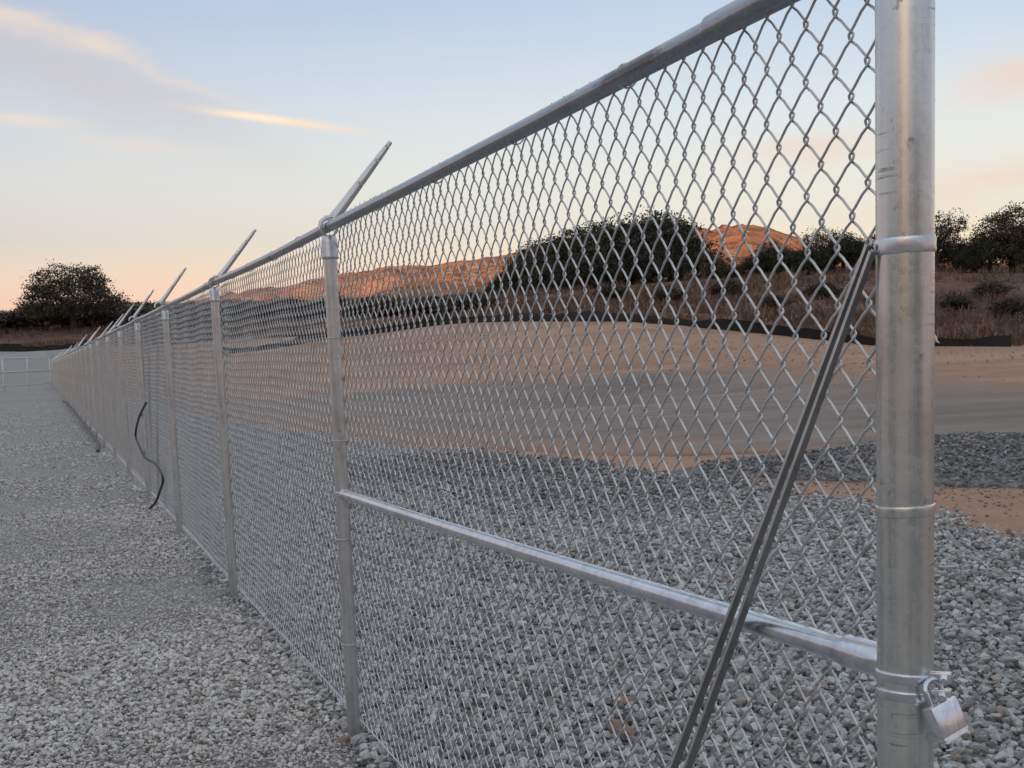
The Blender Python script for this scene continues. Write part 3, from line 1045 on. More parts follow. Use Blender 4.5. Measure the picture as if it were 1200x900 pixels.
def bolt(x, y, z, dirv, parent, head=0.0075, length=0.02):
    bm = bmesh.new()
    d = Vector(dirv).normalized()
    p = Vector((x, y, z))
    add_tube(bm, [p - d * 0.004, p + d * 0.001, p + d * 0.0062, p + d * 0.008], [head, head, head * 0.95, head * 0.6], 8)
    add_tube(bm, [p, p + d * length], head * 0.48, 8)
    return bm_obj('bolt', bm, M_SHINY, parent)


# the camera's right direction, laid level; the bolt is placed along it
rt = Vector((0.94, -0.34, 0))
# top rail cup, seen at the post's left edge
bm = bmesh.new()
yc = -S0 + R_END + 0.003
zc = rail_z(yc) - fz(yc, H)
add_tube(bm, [(0, yc + 0.06, fz(yc, H) + zc), (0, yc + 0.057, fz(yc, H) + zc), (0, yc + 0.012, fz(yc, H) + zc), (0, yc, fz(yc, H) + zc)], [R_RAIL + 0.001, R_RAIL + 0.005, R_RAIL + 0.005, R_RAIL * 0.7], 20)
bm_obj('rail_end_cup', bm, M_RAIL, fence)
bolt(rt.x * (R_END - 0.007), rt.y * (R_END - 0.007), 1.641 + ZP, rt, endp, 0.006, 0.004)
# lugs of the lower bands: two strap ends with a bolt, reaching out on the right
fwd = Vector((0.337, 0.941, 0))
rgt = Vector((0.941, -0.337, 0))
ear_o = rgt * 0.022 - fwd * 0.0275
ear_d = (rgt * 0.93 - fwd * 0.37).normalized()
ear_n = Vector((-ear_d.y, ear_d.x, 0))
ear_M = Matrix(((ear_d.x, ear_n.x, 0, 0), (ear_d.y, ear_n.y, 0, 0), (0, 0, 1, 0), (0, 0, 0, 1)))
for zz, off in ((0.9615, 0.004), (0.9415, -0.004)):
    bm = bmesh.new()
    for s_ in (-1, 1):
        add_box(bm, (0.026, 0.0024, 0.0125), Matrix.Translation(ear_o + ear_d * 0.011 + ear_n * (0.0045 * s_ + off * 0.3) + Vector((0, 0, zz + ZP))) @ ear_M, 0.0006)
    bm_obj('band_lug', bm, M_SHINY, endp)
for dd, zz in ((0.016, 0.962), (0.014, 0.9415)):
    q = ear_o + ear_d * dd - ear_n * 0.009
    bolt(q.x, q.y, zz + ZP, -ear_n if ear_n.dot(fwd) > 0 else ear_n, endp, 0.0052, -0.022)
# tension bar that holds the end of the mesh
bm = bmesh.new()
add_box(bm, (0.004, 0.016, 1.72), Matrix.Translation((XF, -S0 + 0.052, 0.92)))
bm_obj('tension_bar', bm, M_WIRE, fence)

# pair of flat truss bars leaning from the end post's band down along the fence
def flat_bar(p0, p1, thick, w0, w1):
    bm = bmesh.new()
    p0, p1 = Vector(p0), Vector(p1)
    d = (p1 - p0).normalized()
    xw = Vector((1, 0, 0))
    n = d.cross(xw).normalized()
    rows = []
    for k in range(9):
        t = k / 8
        p = p0.lerp(p1, t)
        wd = w0 + (w1 - w0) * t
        rows.append([bm.verts.new(p + n * (thick * a) + xw * (wd * b_)) for a, b_ in ((-0.5, 0), (0.5, 0), (0.5, 1), (-0.5, 1))])
    for r0, r1 in zip(rows, rows[1:]):
        for k in range(4):
            f = bm.faces.new((r0[k], r0[(k + 1) % 4], r1[(k + 1) % 4], r1[k]))
            f.material_index = 1 if k == 0 else 0  # near edge takes the copy with light painted in
    bm.faces.new(rows[0][::-1])
    bm.faces.new(rows[-1])
    return bm


def along(pa, pb, z):
    pa, pb = Vector(pa), Vector(pb)
    t = (z - pa.z) / (pb.z - pa.z)
    return pa + (pb - pa) * t


XB = -0.042
a1, b1 = (XB, -3.094, 1.400), (XB, -2.606, 0.687)
a2, b2 = (XB, -3.1115, 1.403), (XB, -2.656, 0.702)
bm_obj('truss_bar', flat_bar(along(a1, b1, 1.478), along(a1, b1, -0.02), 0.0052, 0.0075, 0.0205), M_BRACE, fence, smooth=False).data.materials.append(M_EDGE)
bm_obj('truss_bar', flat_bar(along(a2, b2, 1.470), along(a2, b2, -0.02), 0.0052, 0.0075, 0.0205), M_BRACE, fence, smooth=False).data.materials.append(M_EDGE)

# ------------------------------------------------------------------ padlock
LOCK = Vector((0.0213, -3.2055, 0.9114)) + Vector((-0.0043, -0.0117, 0.0045))
lock = empty('padlock', LOCK)
tag(lock, 'small silver steel padlock hanging from the lower bands of the end post', 'padlock')
bm = bmesh.new()
ML = Matrix.Rotation(R(16), 4, -fwd) @ Matrix.Rotation(R(8), 4, 'Z') @ Matrix.Rotation(R(-9), 4, 'X')
add_box(bm, (0.043, 0.020, 0.040), ML, 0.0035)
for zz in (-0.0205, -0.0235):
    add_box(bm, (0.040 - abs(zz + 0.0205) * 1.2, 0.018, 0.003), ML @ Matrix.Translation((0, 0, zz)))
bm_obj('lock_body', bm, M_LOCK, lock)
bm = bmesh.new()
pts = [(-0.012, 0, 0.014), (-0.012, 0, 0.032)]
for k in range(9):
    a = math.pi - math.pi * k / 8
    pts.append((0.012 * math.cos(a), 0, 0.036 + 0.011 * math.sin(a)))
pts += [(0.012, 0, 0.032), (0.012, 0, 0.014)]
add_tube(bm, [ML @ Vector(p) for p in pts], 0.0035, 10)
bm_obj('shackle', bm, M_SHINY, lock)

# ------------------------------------------------------------------ black hoses on the fence
def smooth_path(pts, n=8):
    pts = [Vector(p) for p in pts]
    o = []
    for i in range(len(pts) - 1):
        p0, p1, p2, p3 = pts[max(i - 1, 0)], pts[i], pts[i + 1], pts[min(i + 2, len(pts) - 1)]
        for k in range(n):
            t = k / n
            o.append(0.5 * ((2 * p1) + (p2 - p0) * t + (2 * p0 - 5 * p1 + 4 * p2 - p3) * t * t + (3 * p1 - p0 - 3 * p2 + p3) * t ** 3))
    o.append(pts[-1])
    return o


bm = bmesh.new()
add_tube(bm, smooth_path([(-0.020, 8.45, 0.966), (-0.036, 9.31, 0.792), (-0.042, 9.88, 0.589), (-0.040, 9.36, 0.485), (-0.038, 8.95, 0.43), (-0.030, 8.45, 0.425),
                          (-0.020, 7.85, 0.43), (-0.015, 7.30, 0.391), (-0.015, 7.18, 0.326), (-0.022, 7.50, 0.205), (-0.04, 7.81, 0.08), (-0.08, 8.1, -0.01)]), 0.0115, 10)
tag(bm_obj('hose', bm, M_HOSE), 'black hose draped in an S shape against the fifth post of the fence', 'hose')
bm = bmesh.new()
add_tube(bm, smooth_path([(x_, y_, gz(x_, y_) + h_) for x_, y_, h_ in ((-0.12, 50, 0.015), (-0.05, 46, 0.03), (-0.06, 41, 0.09), (-0.07, 37, 0.10), (-0.05, 32, 0.07), (-0.06, 27, 0.06), (-0.06, 22.5, 0.05), (-0.08, 19.0, 0.03), (-0.16, 17.2, 0.015))]), 0.026, 10)
tag(bm_obj('hose', bm, M_HOSE), 'long black hose lying along the foot of the far part of the fence', 'hose')

# ------------------------------------------------------------------ far fence closing the yard
far = empty('chain_link_fence', (0.0, 91.0, gz(0, 91)))
tag(far, 'distant low chain link fence crossing the end of the yard at left', 'fence')
FD = Vector((-0.40, -0.917, 0.0)).normalized()
bp = Vector((-0.2, 86.0, 0))
for k in range(9):
    p = bp + FD * (3.4 * k) - Vector((0, 91.0, 0))
    bm = bmesh.new()
    add_lathe(bm, [(0.05, -0.3), (0.05, 1.82), (0.03, 1.85)], (p.x, p.y, 0.0), 10)
    bm_obj('line_post', bm, M_ARM, far)
pe = bp + FD * 27.2 - Vector((0, 91, 0))
ps = bp - Vector((0, 91, 0))
for nm, z, rr in (('top_rail', 1.8, 0.03), ('middle_rail', 0.95, 0.045), ('bottom_rail', 0.12, 0.03)):
    bm = bmesh.new()
    add_tube(bm, [(ps.x, ps.y, z), (pe.x, pe.y, z)], rr, 8)
    bm_obj(nm, bm, M_ARM, far)
fm = mesh_far[0]
ang = math.atan2(FD.y, FD.x) - math.pi / 2
for k in range(9):
    o = link('chain_link_mesh', fm, far, ps + FD * (3.05 * k) + Vector((0.05, 0, 0)))
    o.rotation_euler = (0, 0, ang)

# ------------------------------------------------------------------ silt fences
def silt_fence(line, h, label, stake_step=2.6):
    """black geotextile on stakes; line of (x, y)"""
    root = empty('silt_fence', (line[0][0], line[0][1], gz(*line[0])))
    tag(root, label, 'silt fence')
    base = Vector(root.location)
    P = [Vector((a[0], a[1], 0)) for a in line]
    pts = []
    for i in range(len(P) - 1):
        L = (P[i + 1] - P[i]).length
        m = max(1, int(L / 0.6))
        for k in range(m):
            pts.append(P[i].lerp(P[i + 1], k / m))
    pts.append(P[-1])
    bm = bmesh.new()
    rows = []
    for i, p in enumerate(pts):
        t = (pts[min(i + 1, len(pts) - 1)] - pts[max(i - 1, 0)]).normalized()
        nrm = Vector((-t.y, t.x, 0))
        z = gz(p.x, p.y)
        hh = h * (0.80 + 0.22 * math.sin(i * 0.9) * math.sin(i * 0.23 + 1) + 0.16 * math.sin(i * 0.41 + 2) + 0.10 * math.sin(i * 2.7))
        q = p + nrm * 0.05 * math.sin(i * 1.3)
        lean = nrm * 0.10 * math.sin(i * 0.17)
        rows.append([bm.verts.new(Vector((q.x, q.y, z - 0.12)) - base), bm.verts.new(Vector((q.x, q.y, z + hh * 0.5)) + nrm * 0.03 * math.sin(i * 2.1) - base),
                     bm.verts.new(Vector((q.x, q.y, z + hh)) + lean - base), bm.verts.new(Vector((q.x, q.y, z + hh - 0.003)) + lean + nrm * 0.012 - base),
                     bm.verts.new(Vector((q.x, q.y, z - 0.12)) + nrm * 0.012 - base)])
    for r0, r1 in zip(rows, rows[1:]):
        for k in range(4):
            bm.faces.new((r0[k], r1[k], r1[k + 1], r0[k + 1]))
    bm_obj('fabric', bm, M_SILT, root, smooth=True)
    stake = None
    acc = 0.0
    for i in range(0, len(pts), max(1, int(stake_step / 0.6))):
        p = pts[i]
        loc = Vector((p.x, p.y, gz(p.x, p.y))) - base + Vector((0.0, 0.06, 0))
        if stake is None:
            bm = bmesh.new()
            add_box(bm, (0.045, 0.045, h + 0.45), Matrix.Translation((0, 0, h * 0.5 - 0.02)))
            stake = bm_obj('stake', bm, M_STAKE, root, loc, smooth=False)
        else:
            s = stake.copy(); COL.objects.link(s); s.parent = root; s.location = loc
            s.rotation_euler = (R(random.uniform(-4, 4)), R(random.uniform(-4, 4)), random.uniform(0, 1.5))
    return root


def pol(azd, D):
    return (CAM.x + D * math.sin(R(azd)), CAM.y + D * math.cos(R(azd)))


silt_fence([(9.5, 78.0), (12.2, 73.0), (15.34, 68.73), (16.94, 65.26), (18.63, 62.73), (19.96, 58.12), (20.96, 53.52), (22.61, 51.24), (24.11, 48.93), (25.68, 47.04),
            (27.84, 43.55), (29.2, 41.51), (30.42, 39.47), (32.22, 38.13), (34.27, 36.45)], 0.42,
           'black silt fence curving along the far crest of the dirt pad', 3.0)
silt_fence([pol(-9, 133), pol(-5, 131), pol(-1.4, 130), pol(1.0, 128), pol(3.26, 126), pol(5.5, 112), pol(7.2, 97)], 0.62,
           'black silt fence at the foot of the brown bank behind the yard at far left', 4.0)
# pale rag on a short stick at the end of the silt fence
MK = pol(37.72, 53.0)
rag = empty('marker_stake', (MK[0], MK[1], gz(*MK)))
tag(rag, 'short stake with a pale rag beside the black silt fence right of the end post', 'stake')
bm = bmesh.new()
add_box(bm, (0.04, 0.04, 0.62), Matrix.Translation((0, 0, 0.22)) @ Matrix.Rotation(R(6), 4, 'Y'))
bm_obj('stick', bm, M_STAKE, rag, smooth=False)
bm = bmesh.new()
add_tube(bm, [(0.02, -0.02, 0.48), (0.06, -0.05, 0.36), (0.10, -0.06, 0.22), (0.22, -0.08, 0.14)], [0.02, 0.05, 0.045, 0.012], 7)
bm_obj('rag', bm, M_WHITE, rag)

# ------------------------------------------------------------------ trees
def crown_mesh(name, mat, seed, rx, ry, rz, n_clump, per, leaf, lobes=7, hollow=0.35, flat=0.25, dome=False):
    """many leaf-sized faces gathered in clumps through an uneven crown"""
    r = np.random.default_rng(seed)
    # lobes of the crown
    lc = []
    for k in range(lobes):
        a = 2 * math.pi * k / lobes + r.uniform(-0.4, 0.4)
        q = r.uniform(0.25, 0.62)
        lc.append((q * math.cos(a), q * math.sin(a), r.uniform(-0.25, 0.45), r.uniform(0.34, 0.52)))
    lc.append((0, 0, 0.42, 0.5))
    lc = np.array(lc)
    which = r.integers(0, len(lc), n_clump)
    d = r.normal(size=(n_clump, 3))
    d /= np.linalg.norm(d, axis=1, keepdims=True)
    rad = r.uniform(hollow, 1.0, n_clump) ** 0.5
    c = lc[which, :3] + d * (rad * lc[which, 3])[:, None]
    c[:, 2] = np.maximum(c[:, 2], -0.55 + r.uniform(0, flat, n_clump))
    if dome:
        u = r.normal(size=(n_clump, 3))
        u[:, 2] = np.abs(u[:, 2]) * 1.1 - 0.25
        u /= np.linalg.norm(u, axis=1, keepdims=True)
        az_ = np.arctan2(u[:, 1], u[:, 0])
        lump = 1 + 0.07 * np.sin(az_ * 3 + 1) + 0.05 * np.sin(az_ * 7) + 0.05 * np.sin(u[:, 2] * 9)
        c = u * (lump * r.uniform(0.42, 1.0, n_clump) ** 0.6)[:, None]
        c[:, 2] = np.maximum(c[:, 2], -0.42)
        lc[:, :3] *= 1.15
    sz = r.uniform(0.05, 0.13, n_clump) * (0.75 if dome else 1.0)
    cl = np.repeat(c, per, axis=0)
    off = r.normal(size=(n_clump * per, 3)) * np.repeat(sz, per)[:, None] * np.array([1, 1, 0.7])
    p = (cl + off) * np.array([rx, ry, rz])
    n = r.normal(size=(len(p), 3)) + np.array([0, 0, 0.6])
    n /= np.linalg.norm(n, axis=1, keepdims=True)
    t = np.cross(n, r.normal(size=n.shape))
    t /= np.linalg.norm(t, axis=1, keepdims=True)
    b = np.cross(n, t)
    s = (leaf * r.uniform(0.6, 1.3, len(p)))[:, None]
    V = np.stack([p - t * s, p - b * s * 0.55 + n * s * 0.15, p + t * s, p + b * s * 0.55 + n * s * 0.15], axis=1).reshape(-1, 3)
    F = np.arange(len(V)).reshape(-1, 4)
    return np_mesh(name, V, F, mat), lc * np.array([rx, ry, rz, 1])


def trunk_mesh(name, seed, base, top, lc, r0):
    r = random.Random(seed)
    bm = bmesh.new()
    fork = Vector((r.uniform(-0.1, 0.1), r.uniform(-0.1, 0.1), top * 0.45))
    add_tube(bm, [(0, 0, -0.4), (0.02, 0, top * 0.2), fork], [r0 * 1.25, r0, r0 * 0.85], 9)
    for l in lc:
        e = Vector((l[0] * 0.85, l[1] * 0.85, base + l[2] * 0.8))
        m = fork.lerp(e, 0.5) + Vector((r.uniform(-0.3, 0.3), r.uniform(-0.3, 0.3), r.uniform(0.0, 0.4)))
        add_tube(bm, [fork - Vector((0, 0, 0.1)), m, e], [r0 * 0.6, r0 * 0.35, r0 * 0.10], 6)
        for q in range(2):
            e2 = m.lerp(e, 0.5) + Vector((r.uniform(-1, 1), r.uniform(-1, 1), r.uniform(0.1, 0.9)))
            add_tube(bm, [m, m.lerp(e2, 0.6) + Vector((0, 0, 0.1)), e2], [r0 * 0.28, r0 * 0.17, r0 * 0.05], 5)
    me = bpy.data.meshes.new(name)
    bm.to_mesh(me)
    bm.free()
    me.materials.append(M_BARK)
    return me


PROTO = {}
PROTO_H = {}


def make_proto(key, mat, seed, rx, ry, rz, ncl, per, leaf, clear, r0, **kw):
    cm, lc = crown_mesh('crown', mat, seed, rx, ry, rz, ncl, per, leaf, **kw)
    base = clear + rz * 0.55
    tm = trunk_mesh('trunk', seed, base, base + rz * 0.5, lc, r0)
    co = np.zeros(len(cm.vertices) * 3, dtype=np.float32)
    cm.vertices.foreach_get('co', co)
    PROTO[key] = (cm, tm, base)
    PROTO_H[key] = base + float(np.quantile(co[2::3], 0.985))


make_proto('lone', M_OAK, 3, 6.6, 6.0, 5.4, 640, 30, 0.15, 0.3, 0.40, lobes=13, dome=True)
make_proto('oak_a', M_EVER, 11, 3.8, 3.6, 4.0, 420, 34, 0.125, 0.5, 0.26, hollow=0.15)
make_proto('oak_b', M_EVER, 12, 4.4, 4.0, 3.4, 420, 34, 0.125, 0.4, 0.28, hollow=0.15, lobes=8)
make_proto('airy_a', M_OAK, 13, 3.8, 3.6, 3.9, 170, 34, 0.12, 1.3, 0.26, hollow=0.62, lobes=6)
make_proto('airy_b', M_OAK, 14, 4.6, 4.2, 4.0, 240, 34, 0.12, 1.0, 0.28, hollow=0.55, lobes=8)
make_proto('bush_a', M_BUSH, 15, 2.4, 2.2, 1.7, 200, 26, 0.11, 0.0, 0.10, hollow=0.2)
make_proto('bush_b', M_OAK, 16, 3.2, 2.6, 2.0, 230, 26, 0.12, 0.0, 0.12, hollow=0.2)


def plant(kind, azd, D, s, label, cat='tree', group=None, name='oak_tree', sx=1.0, sink=0.0):
    x, y = pol(azd, D)
    root = empty(name, (x, y, gz(x, y) - sink), random.uniform(0, 6.28))
    root.scale = (s * sx, s * sx, s)
    tag(root, label, cat, group)
    cm, tm, base = PROTO[kind]
    link('trunk', tm, root)
    link('crown', cm, root, (0, 0, base))
    return root


ORD = ['', 'second', 'third', 'fourth', 'fifth', 'sixth', 'seventh', 'eighth', 'ninth', 'tenth', 'eleventh', 'twelfth', 'thirteenth', 'fourteenth', 'fifteenth',
       'sixteenth', 'seventeenth', 'eighteenth', 'nineteenth', 'twentieth', 'twenty-first', 'twenty-second', 'twenty-third', 'twenty-fourth', 'twenty-fifth', 'twenty-sixth']


def row(items, noun, where, cat, group, name, sx=1.0):
    """a row of plants, each told apart by its place along the row as seen from the yard"""
    items = sorted(items, key=lambda t: t[0])
    n = len(items)
    for i, (a, D, s, k) in enumerate(items):
        if i == 0:
            o = 'leftmost'
        elif i == n - 1:
            o = 'rightmost'
        elif i < n / 2:
            o = ORD[i] + ' from left'
        else:
            o = ORD[n - 1 - i] + ' from right'
        plant(k, a, D, s, '%s, %s %s' % (noun, o, where), cat, group, name, sx)


def by_top(a, D, tan_top, k):
    """scale that lets the crown reach a given slope above eye level"""
    x, y = pol(a, D)
    return max(0.22, (CAM.z + tan_top * math.cos(R(a - 19.7)) * D - gz(x, y)) / PROTO_H[k])


plant('lone', 1.55, 172, by_top(1.55, 172, 0.0722, 'lone'), 'large round dark oak standing alone at far left above the far fence', sink=0.2)
# low scrub under and beside the lone oak
it = []
for i, a in enumerate((-4.6, -3.7, -2.9, -2.1, -1.3, -0.5, 0.3, 1.1, 1.9, 2.7, 3.5, 4.2, 4.9)):
    k = 'bush_b' if i % 3 else 'bush_a'
    D = 178 + (i * 37 % 11)
    it.append((a, D, by_top(a, D, 0.0405 + 0.004 * math.sin(i * 2.3), k), k))
row(it, 'low dark bush on the bank', 'around the lone oak', 'bush', 'bushes on the bank around the lone oak', 'bush', 1.6)
# dense grove in the middle, its top rising to the right
GT = ([19.0, 19.9, 21.4, 22.9, 24.4, 25.85, 27.3, 28.0], [0.046, 0.057, 0.075, 0.0835, 0.087, 0.0905, 0.0885, 0.075])
it = []
for i, a in enumerate((19.1, 19.7, 20.3, 20.9, 21.5, 22.1, 22.7, 23.3, 23.95, 24.6, 25.2, 25.8, 26.4, 26.9)):
    k = 'airy_b' if i == 4 else ('oak_a', 'oak_b')[i % 2]
    D = 146 + (i * 5) % 9
    it.append((a, D, by_top(a, D, float(np.interp(a, *GT)) + 0.0022 * math.sin(i * 2.4), k), k))
for i, a in enumerate((19.5, 20.6, 21.8, 23.0, 24.2, 25.4, 26.5)):
    k = ('oak_b', 'oak_a')[i % 2]
    it.append((a, 142, by_top(a, 142, float(np.interp(a, *GT)) * 0.80, k), k))
row(it, 'dense dark oak', 'in the grove under the orange hill', 'tree', 'oaks of the dense grove seen through the mesh', 'oak_tree')
# looser trees between grove and end post
row([(a, 140, by_top(a, 140, t, k), k) for a, t, k in ((28.8, 0.060, 'bush_b'), (29.6, 0.056, 'bush_b'), (30.4, 0.062, 'oak_b'), (31.1, 0.071, 'oak_a'), (31.9, 0.066, 'oak_b'), (32.7, 0.068, 'oak_a'),
                                                       (33.4, 0.080, 'airy_a'), (34.1, 0.074, 'oak_b'), (34.9, 0.069, 'oak_a'), (35.9, 0.078, 'airy_b'))],
    'dark tree', 'between the grove and the end post', 'tree', 'trees on the slope left of the end post', 'oak_tree')
plant('airy_a', 37.85, 138, by_top(37.85, 138, 0.0875, 'airy_a'), 'airy dark oak on the brown slope just right of the end post')
plant('airy_b', 39.35, 140, by_top(39.35, 140, 0.070, 'airy_b'), 'low dark oak in the dip between the two tall trees right of the end post')
plant('airy_b', 40.75, 137, by_top(40.75, 137, 0.0905, 'airy_b'), 'tall broad dark oak on the slope at the right edge of the photo')
row([(a, D, by_top(a, D, t, 'oak_b' if i % 2 else 'oak_a'), 'oak_b' if i % 2 else 'oak_a') for i, (a, D, t) in enumerate(((36.6, 140, 0.070), (38.5, 139, 0.068), (39.2, 136, 0.064), (39.9, 137, 0.072), (41.3, 136, 0.070), (42.4, 138, 0.085), (43.6, 138, 0.08), (45.0, 138, 0.085), (46.8, 138, 0.08)))],
    'low dark oak', 'in the treeline right of the end post', 'tree', 'oaks filling the treeline at right', 'oak_tree')
# small shrubs on the open bank
row([(a, D, sc_, 'bush_b') for a, D, sc_ in ((38.6, 84, 0.32), (39.9, 98, 0.40), (40.6, 78, 0.36), (36.2, 92, 0.36), (33.2, 96, 0.42), (31.2, 84, 0.33), (29.2, 100, 0.45), (26.8, 92, 0.40), (24.4, 101, 0.42))],
    'small dark shrub', 'on the open brown bank', 'bush', 'shrubs dotting the brown bank', 'bush', 1.5)
# scrub band left of the grove, beyond the crest
it = []
for i, a in enumerate(np.arange(5.4, 19.2, 0.62)):
    a = float(a)
    k = 'bush_b' if i % 2 else 'bush_a'
    D = float(np.interp(a, [5, 9, 12.5, 19], [142, 128, 112, 96])) + random.uniform(-6, 6)
    tt = float(np.interp(a, [5, 9, 12.5, 16, 19], [0.040, 0.0415, 0.0395, 0.037, 0.037])) + 0.0035 * math.sin(i * 1.9) + 0.002 * math.sin(i * 4.3)
    it.append((a, D, by_top(a, D, tt, k), k))
row(it, 'grey green scrub bush', 'in the band behind the pad', 'bush', 'scrub bushes behind the pad', 'bush', 1.7)

# ------------------------------------------------------------------ dry brush on the slope (uncountable)
def dry_brush():
    n = 26000
    r = np.random.default_rng(33)
    a = r.uniform(-9, 50, n)
    e = np.interp(a, TA, TD[:, 1])
    e2 = np.interp(a, TA, TD[:, 3]) + 25
    D = e + 3 + (e2 - e) * r.uniform(0, 1, n) ** 1.2
    x = CAM.x + D * np.sin(np.radians(a))
    y = CAM.y + D * np.cos(np.radians(a))
    patch = vnoise(x, y, 41, 4, 0.03, 0.6)
    keep = patch > r.normal(-0.15, 0.35, n)
    x, y, D = x[keep], y[keep], D[keep]
    n = len(x)
    z = ground_z(x, y)
    per = 8
    c = np.repeat(np.stack([x, y, z], axis=1), per, axis=0)
    m = len(c)
    hgt = np.repeat(r.uniform(0.15, 0.55, n) * np.clip(1 + 0.5 * vnoise(x, y, 42, 3, 0.05), 0.4, 1.8), per) * r.uniform(0.6, 1.2, m)
    wd = hgt * r.uniform(0.05, 0.16, m)
    th = r.uniform(0, 2 * math.pi, m)
    c = c + np.stack([np.cos(th), np.sin(th), np.zeros(m)], axis=1) * (r.uniform(0, 0.3, m))[:, None]
    lean = r.normal(size=(m, 2)) * 0.5
    t = np.stack([np.cos(th), np.sin(th), np.zeros(m)], axis=1)
    b0 = c - t * wd[:, None] * 0.6 - np.array([0, 0, 0.05])
    b1 = c + t * wd[:, None] * 0.6 - np.array([0, 0, 0.05])
    tp = c + np.concatenate([lean * hgt[:, None], hgt[:, None]], axis=1)
    V = np.stack([b0, b1, tp + t * wd[:, None] * 0.25, tp - t * wd[:, None] * 0.25], axis=1).reshape(-1, 3)
    F = np.arange(len(V)).reshape(-1, 4)
    m_, nn, b = new_mat('dry_grass_blades')
    g = nn.node('ShaderNodeNewGeometry')
    nn.l.new(nn.ramp(g.outputs['Random Per Island'], [(0, (0.070, 0.043, 0.031)), (0.6, (0.140, 0.085, 0.060)), (1, (0.238, 0.156, 0.109))]), b.inputs['Base Color'])
    b.inputs['Roughness'].default_value = 0.9
    tag(link('dry_brush', np_mesh('dry_brush', V, F, m_)), 'dry brown grass and brush over the slope', 'dry brush', kind='stuff')


dry_brush()

# ------------------------------------------------------------------ gravel (uncountable loose stones)
def stone_protos(prefix, mat, count, seed):
    res = []
    r = np.random.default_rng(seed)
    coll = bpy.data.collections.new(prefix)
    for k in range(count):
        bm = bmesh.new()
        d = r.normal(size=(15, 3))
        d /= np.linalg.norm(d, axis=1, keepdims=True)
        d *= r.uniform(0.75, 1.05, (15, 1))
        sc_ = np.array([1.0, r.uniform(0.6, 0.9), r.uniform(0.45, 0.75)])
        for p in d * sc_ * 0.5:
            bm.verts.new(p)
        h = bmesh.ops.convex_hull(bm, input=bm.verts)
        for v in [v for v in bm.verts if not v.link_faces]:
            bm.verts.remove(v)
        bmesh.ops.recalc_face_normals(bm, faces=bm.faces)
        me = bpy.data.meshes.new('stone')
        bm.to_mesh(me)
        bm.free()
        me.materials.append(mat)
        o = bpy.data.objects.new('stone', me)
        coll.objects.link(o)
    return coll


def scatter(name, pts, sizes, coll, label, sink=0.15):
    n = len(pts)
    r = np.random.default_rng(n)
    me = bpy.data.meshes.new(name)
    me.vertices.add(n)
    me.vertices.foreach_set('co', pts.astype(np.float32).ravel())
    a = me.attributes.new('size', 'FLOAT', 'POINT')
    a.data.foreach_set('value', sizes.astype(np.float32))
    a = me.attributes.new('turn', 'FLOAT_VECTOR', 'POINT')
    a.data.foreach_set('vector', (r.uniform(-1, 1, (n, 3)) * np.array([0.6, 0.6, 3.14])).astype(np.float32).ravel())
    o = link(name, me)
    ng = bpy.data.node_groups.new(name + '_scatter', 'GeometryNodeTree')
    ng.interface.new_socket('Geometry', in_out='INPUT', socket_type='NodeSocketGeometry')
    ng.interface.new_socket('Geometry', in_out='OUTPUT', socket_type='NodeSocketGeometry')
    N, L = ng.nodes, ng.links
    gi, go = N.new('NodeGroupInput'), N.new('NodeGroupOutput')
    iop = N.new('GeometryNodeInstanceOnPoints')
    ci = N.new('GeometryNodeCollectionInfo')
    ci.inputs['Collection'].default_value = coll
    ci.inputs['Separate Children'].default_value = True
    ci.inputs['Reset Children'].default_value = True
    at = N.new('GeometryNodeInputNamedAttribute')
    at.data_type = 'FLOAT'
    at.inputs['Name'].default_value = 'size'
    at2 = N.new('GeometryNodeInputNamedAttribute')
    at2.data_type = 'FLOAT_VECTOR'
    at2.inputs['Name'].default_value = 'turn'
    L.new(gi.outputs[0], iop.inputs['Points'])
    L.new(ci.outputs[0], iop.inputs['Instance'])
    iop.inputs['Pick Instance'].default_value = True
    L.new(at.outputs[0], iop.inputs['Scale'])
    L.new(at2.outputs[0], iop.inputs['Rotation'])
    L.new(iop.outputs[0], go.inputs[0])
    md = o.modifiers.new('scatter', 'NODES')
    md.node_group = ng
    return tag(o, label, 'gravel', kind='stuff')


def wedge(n, d0, d1, a0, a1, seed, power=1.0):
    """points over a sector in front of the camera, evenly by area"""
    r = np.random.default_rng(seed)
    D = np.sqrt(r.uniform(0, 1, n) * (d1 * d1 - d0 * d0) + d0 * d0)
    a = np.radians(r.uniform(a0, a1, n))
    return CAM.x + D * np.sin(a), CAM.y + D * np.cos(a), D, r


st_f = stone_protos('fine_stones', M_STONE_F, 10, 1)
st_c = stone_protos('coarse_stones', M_STONE_C, 10, 2)
st_d = stone_protos('dark_stones', M_STONE_D, 8, 3)


def gather(parts):
    return np.concatenate([p[0] for p in parts]), np.concatenate([p[1] for p in parts])


def yard_z(x, y):
    return ground_z(x, y) + yard_undulation(x, y)


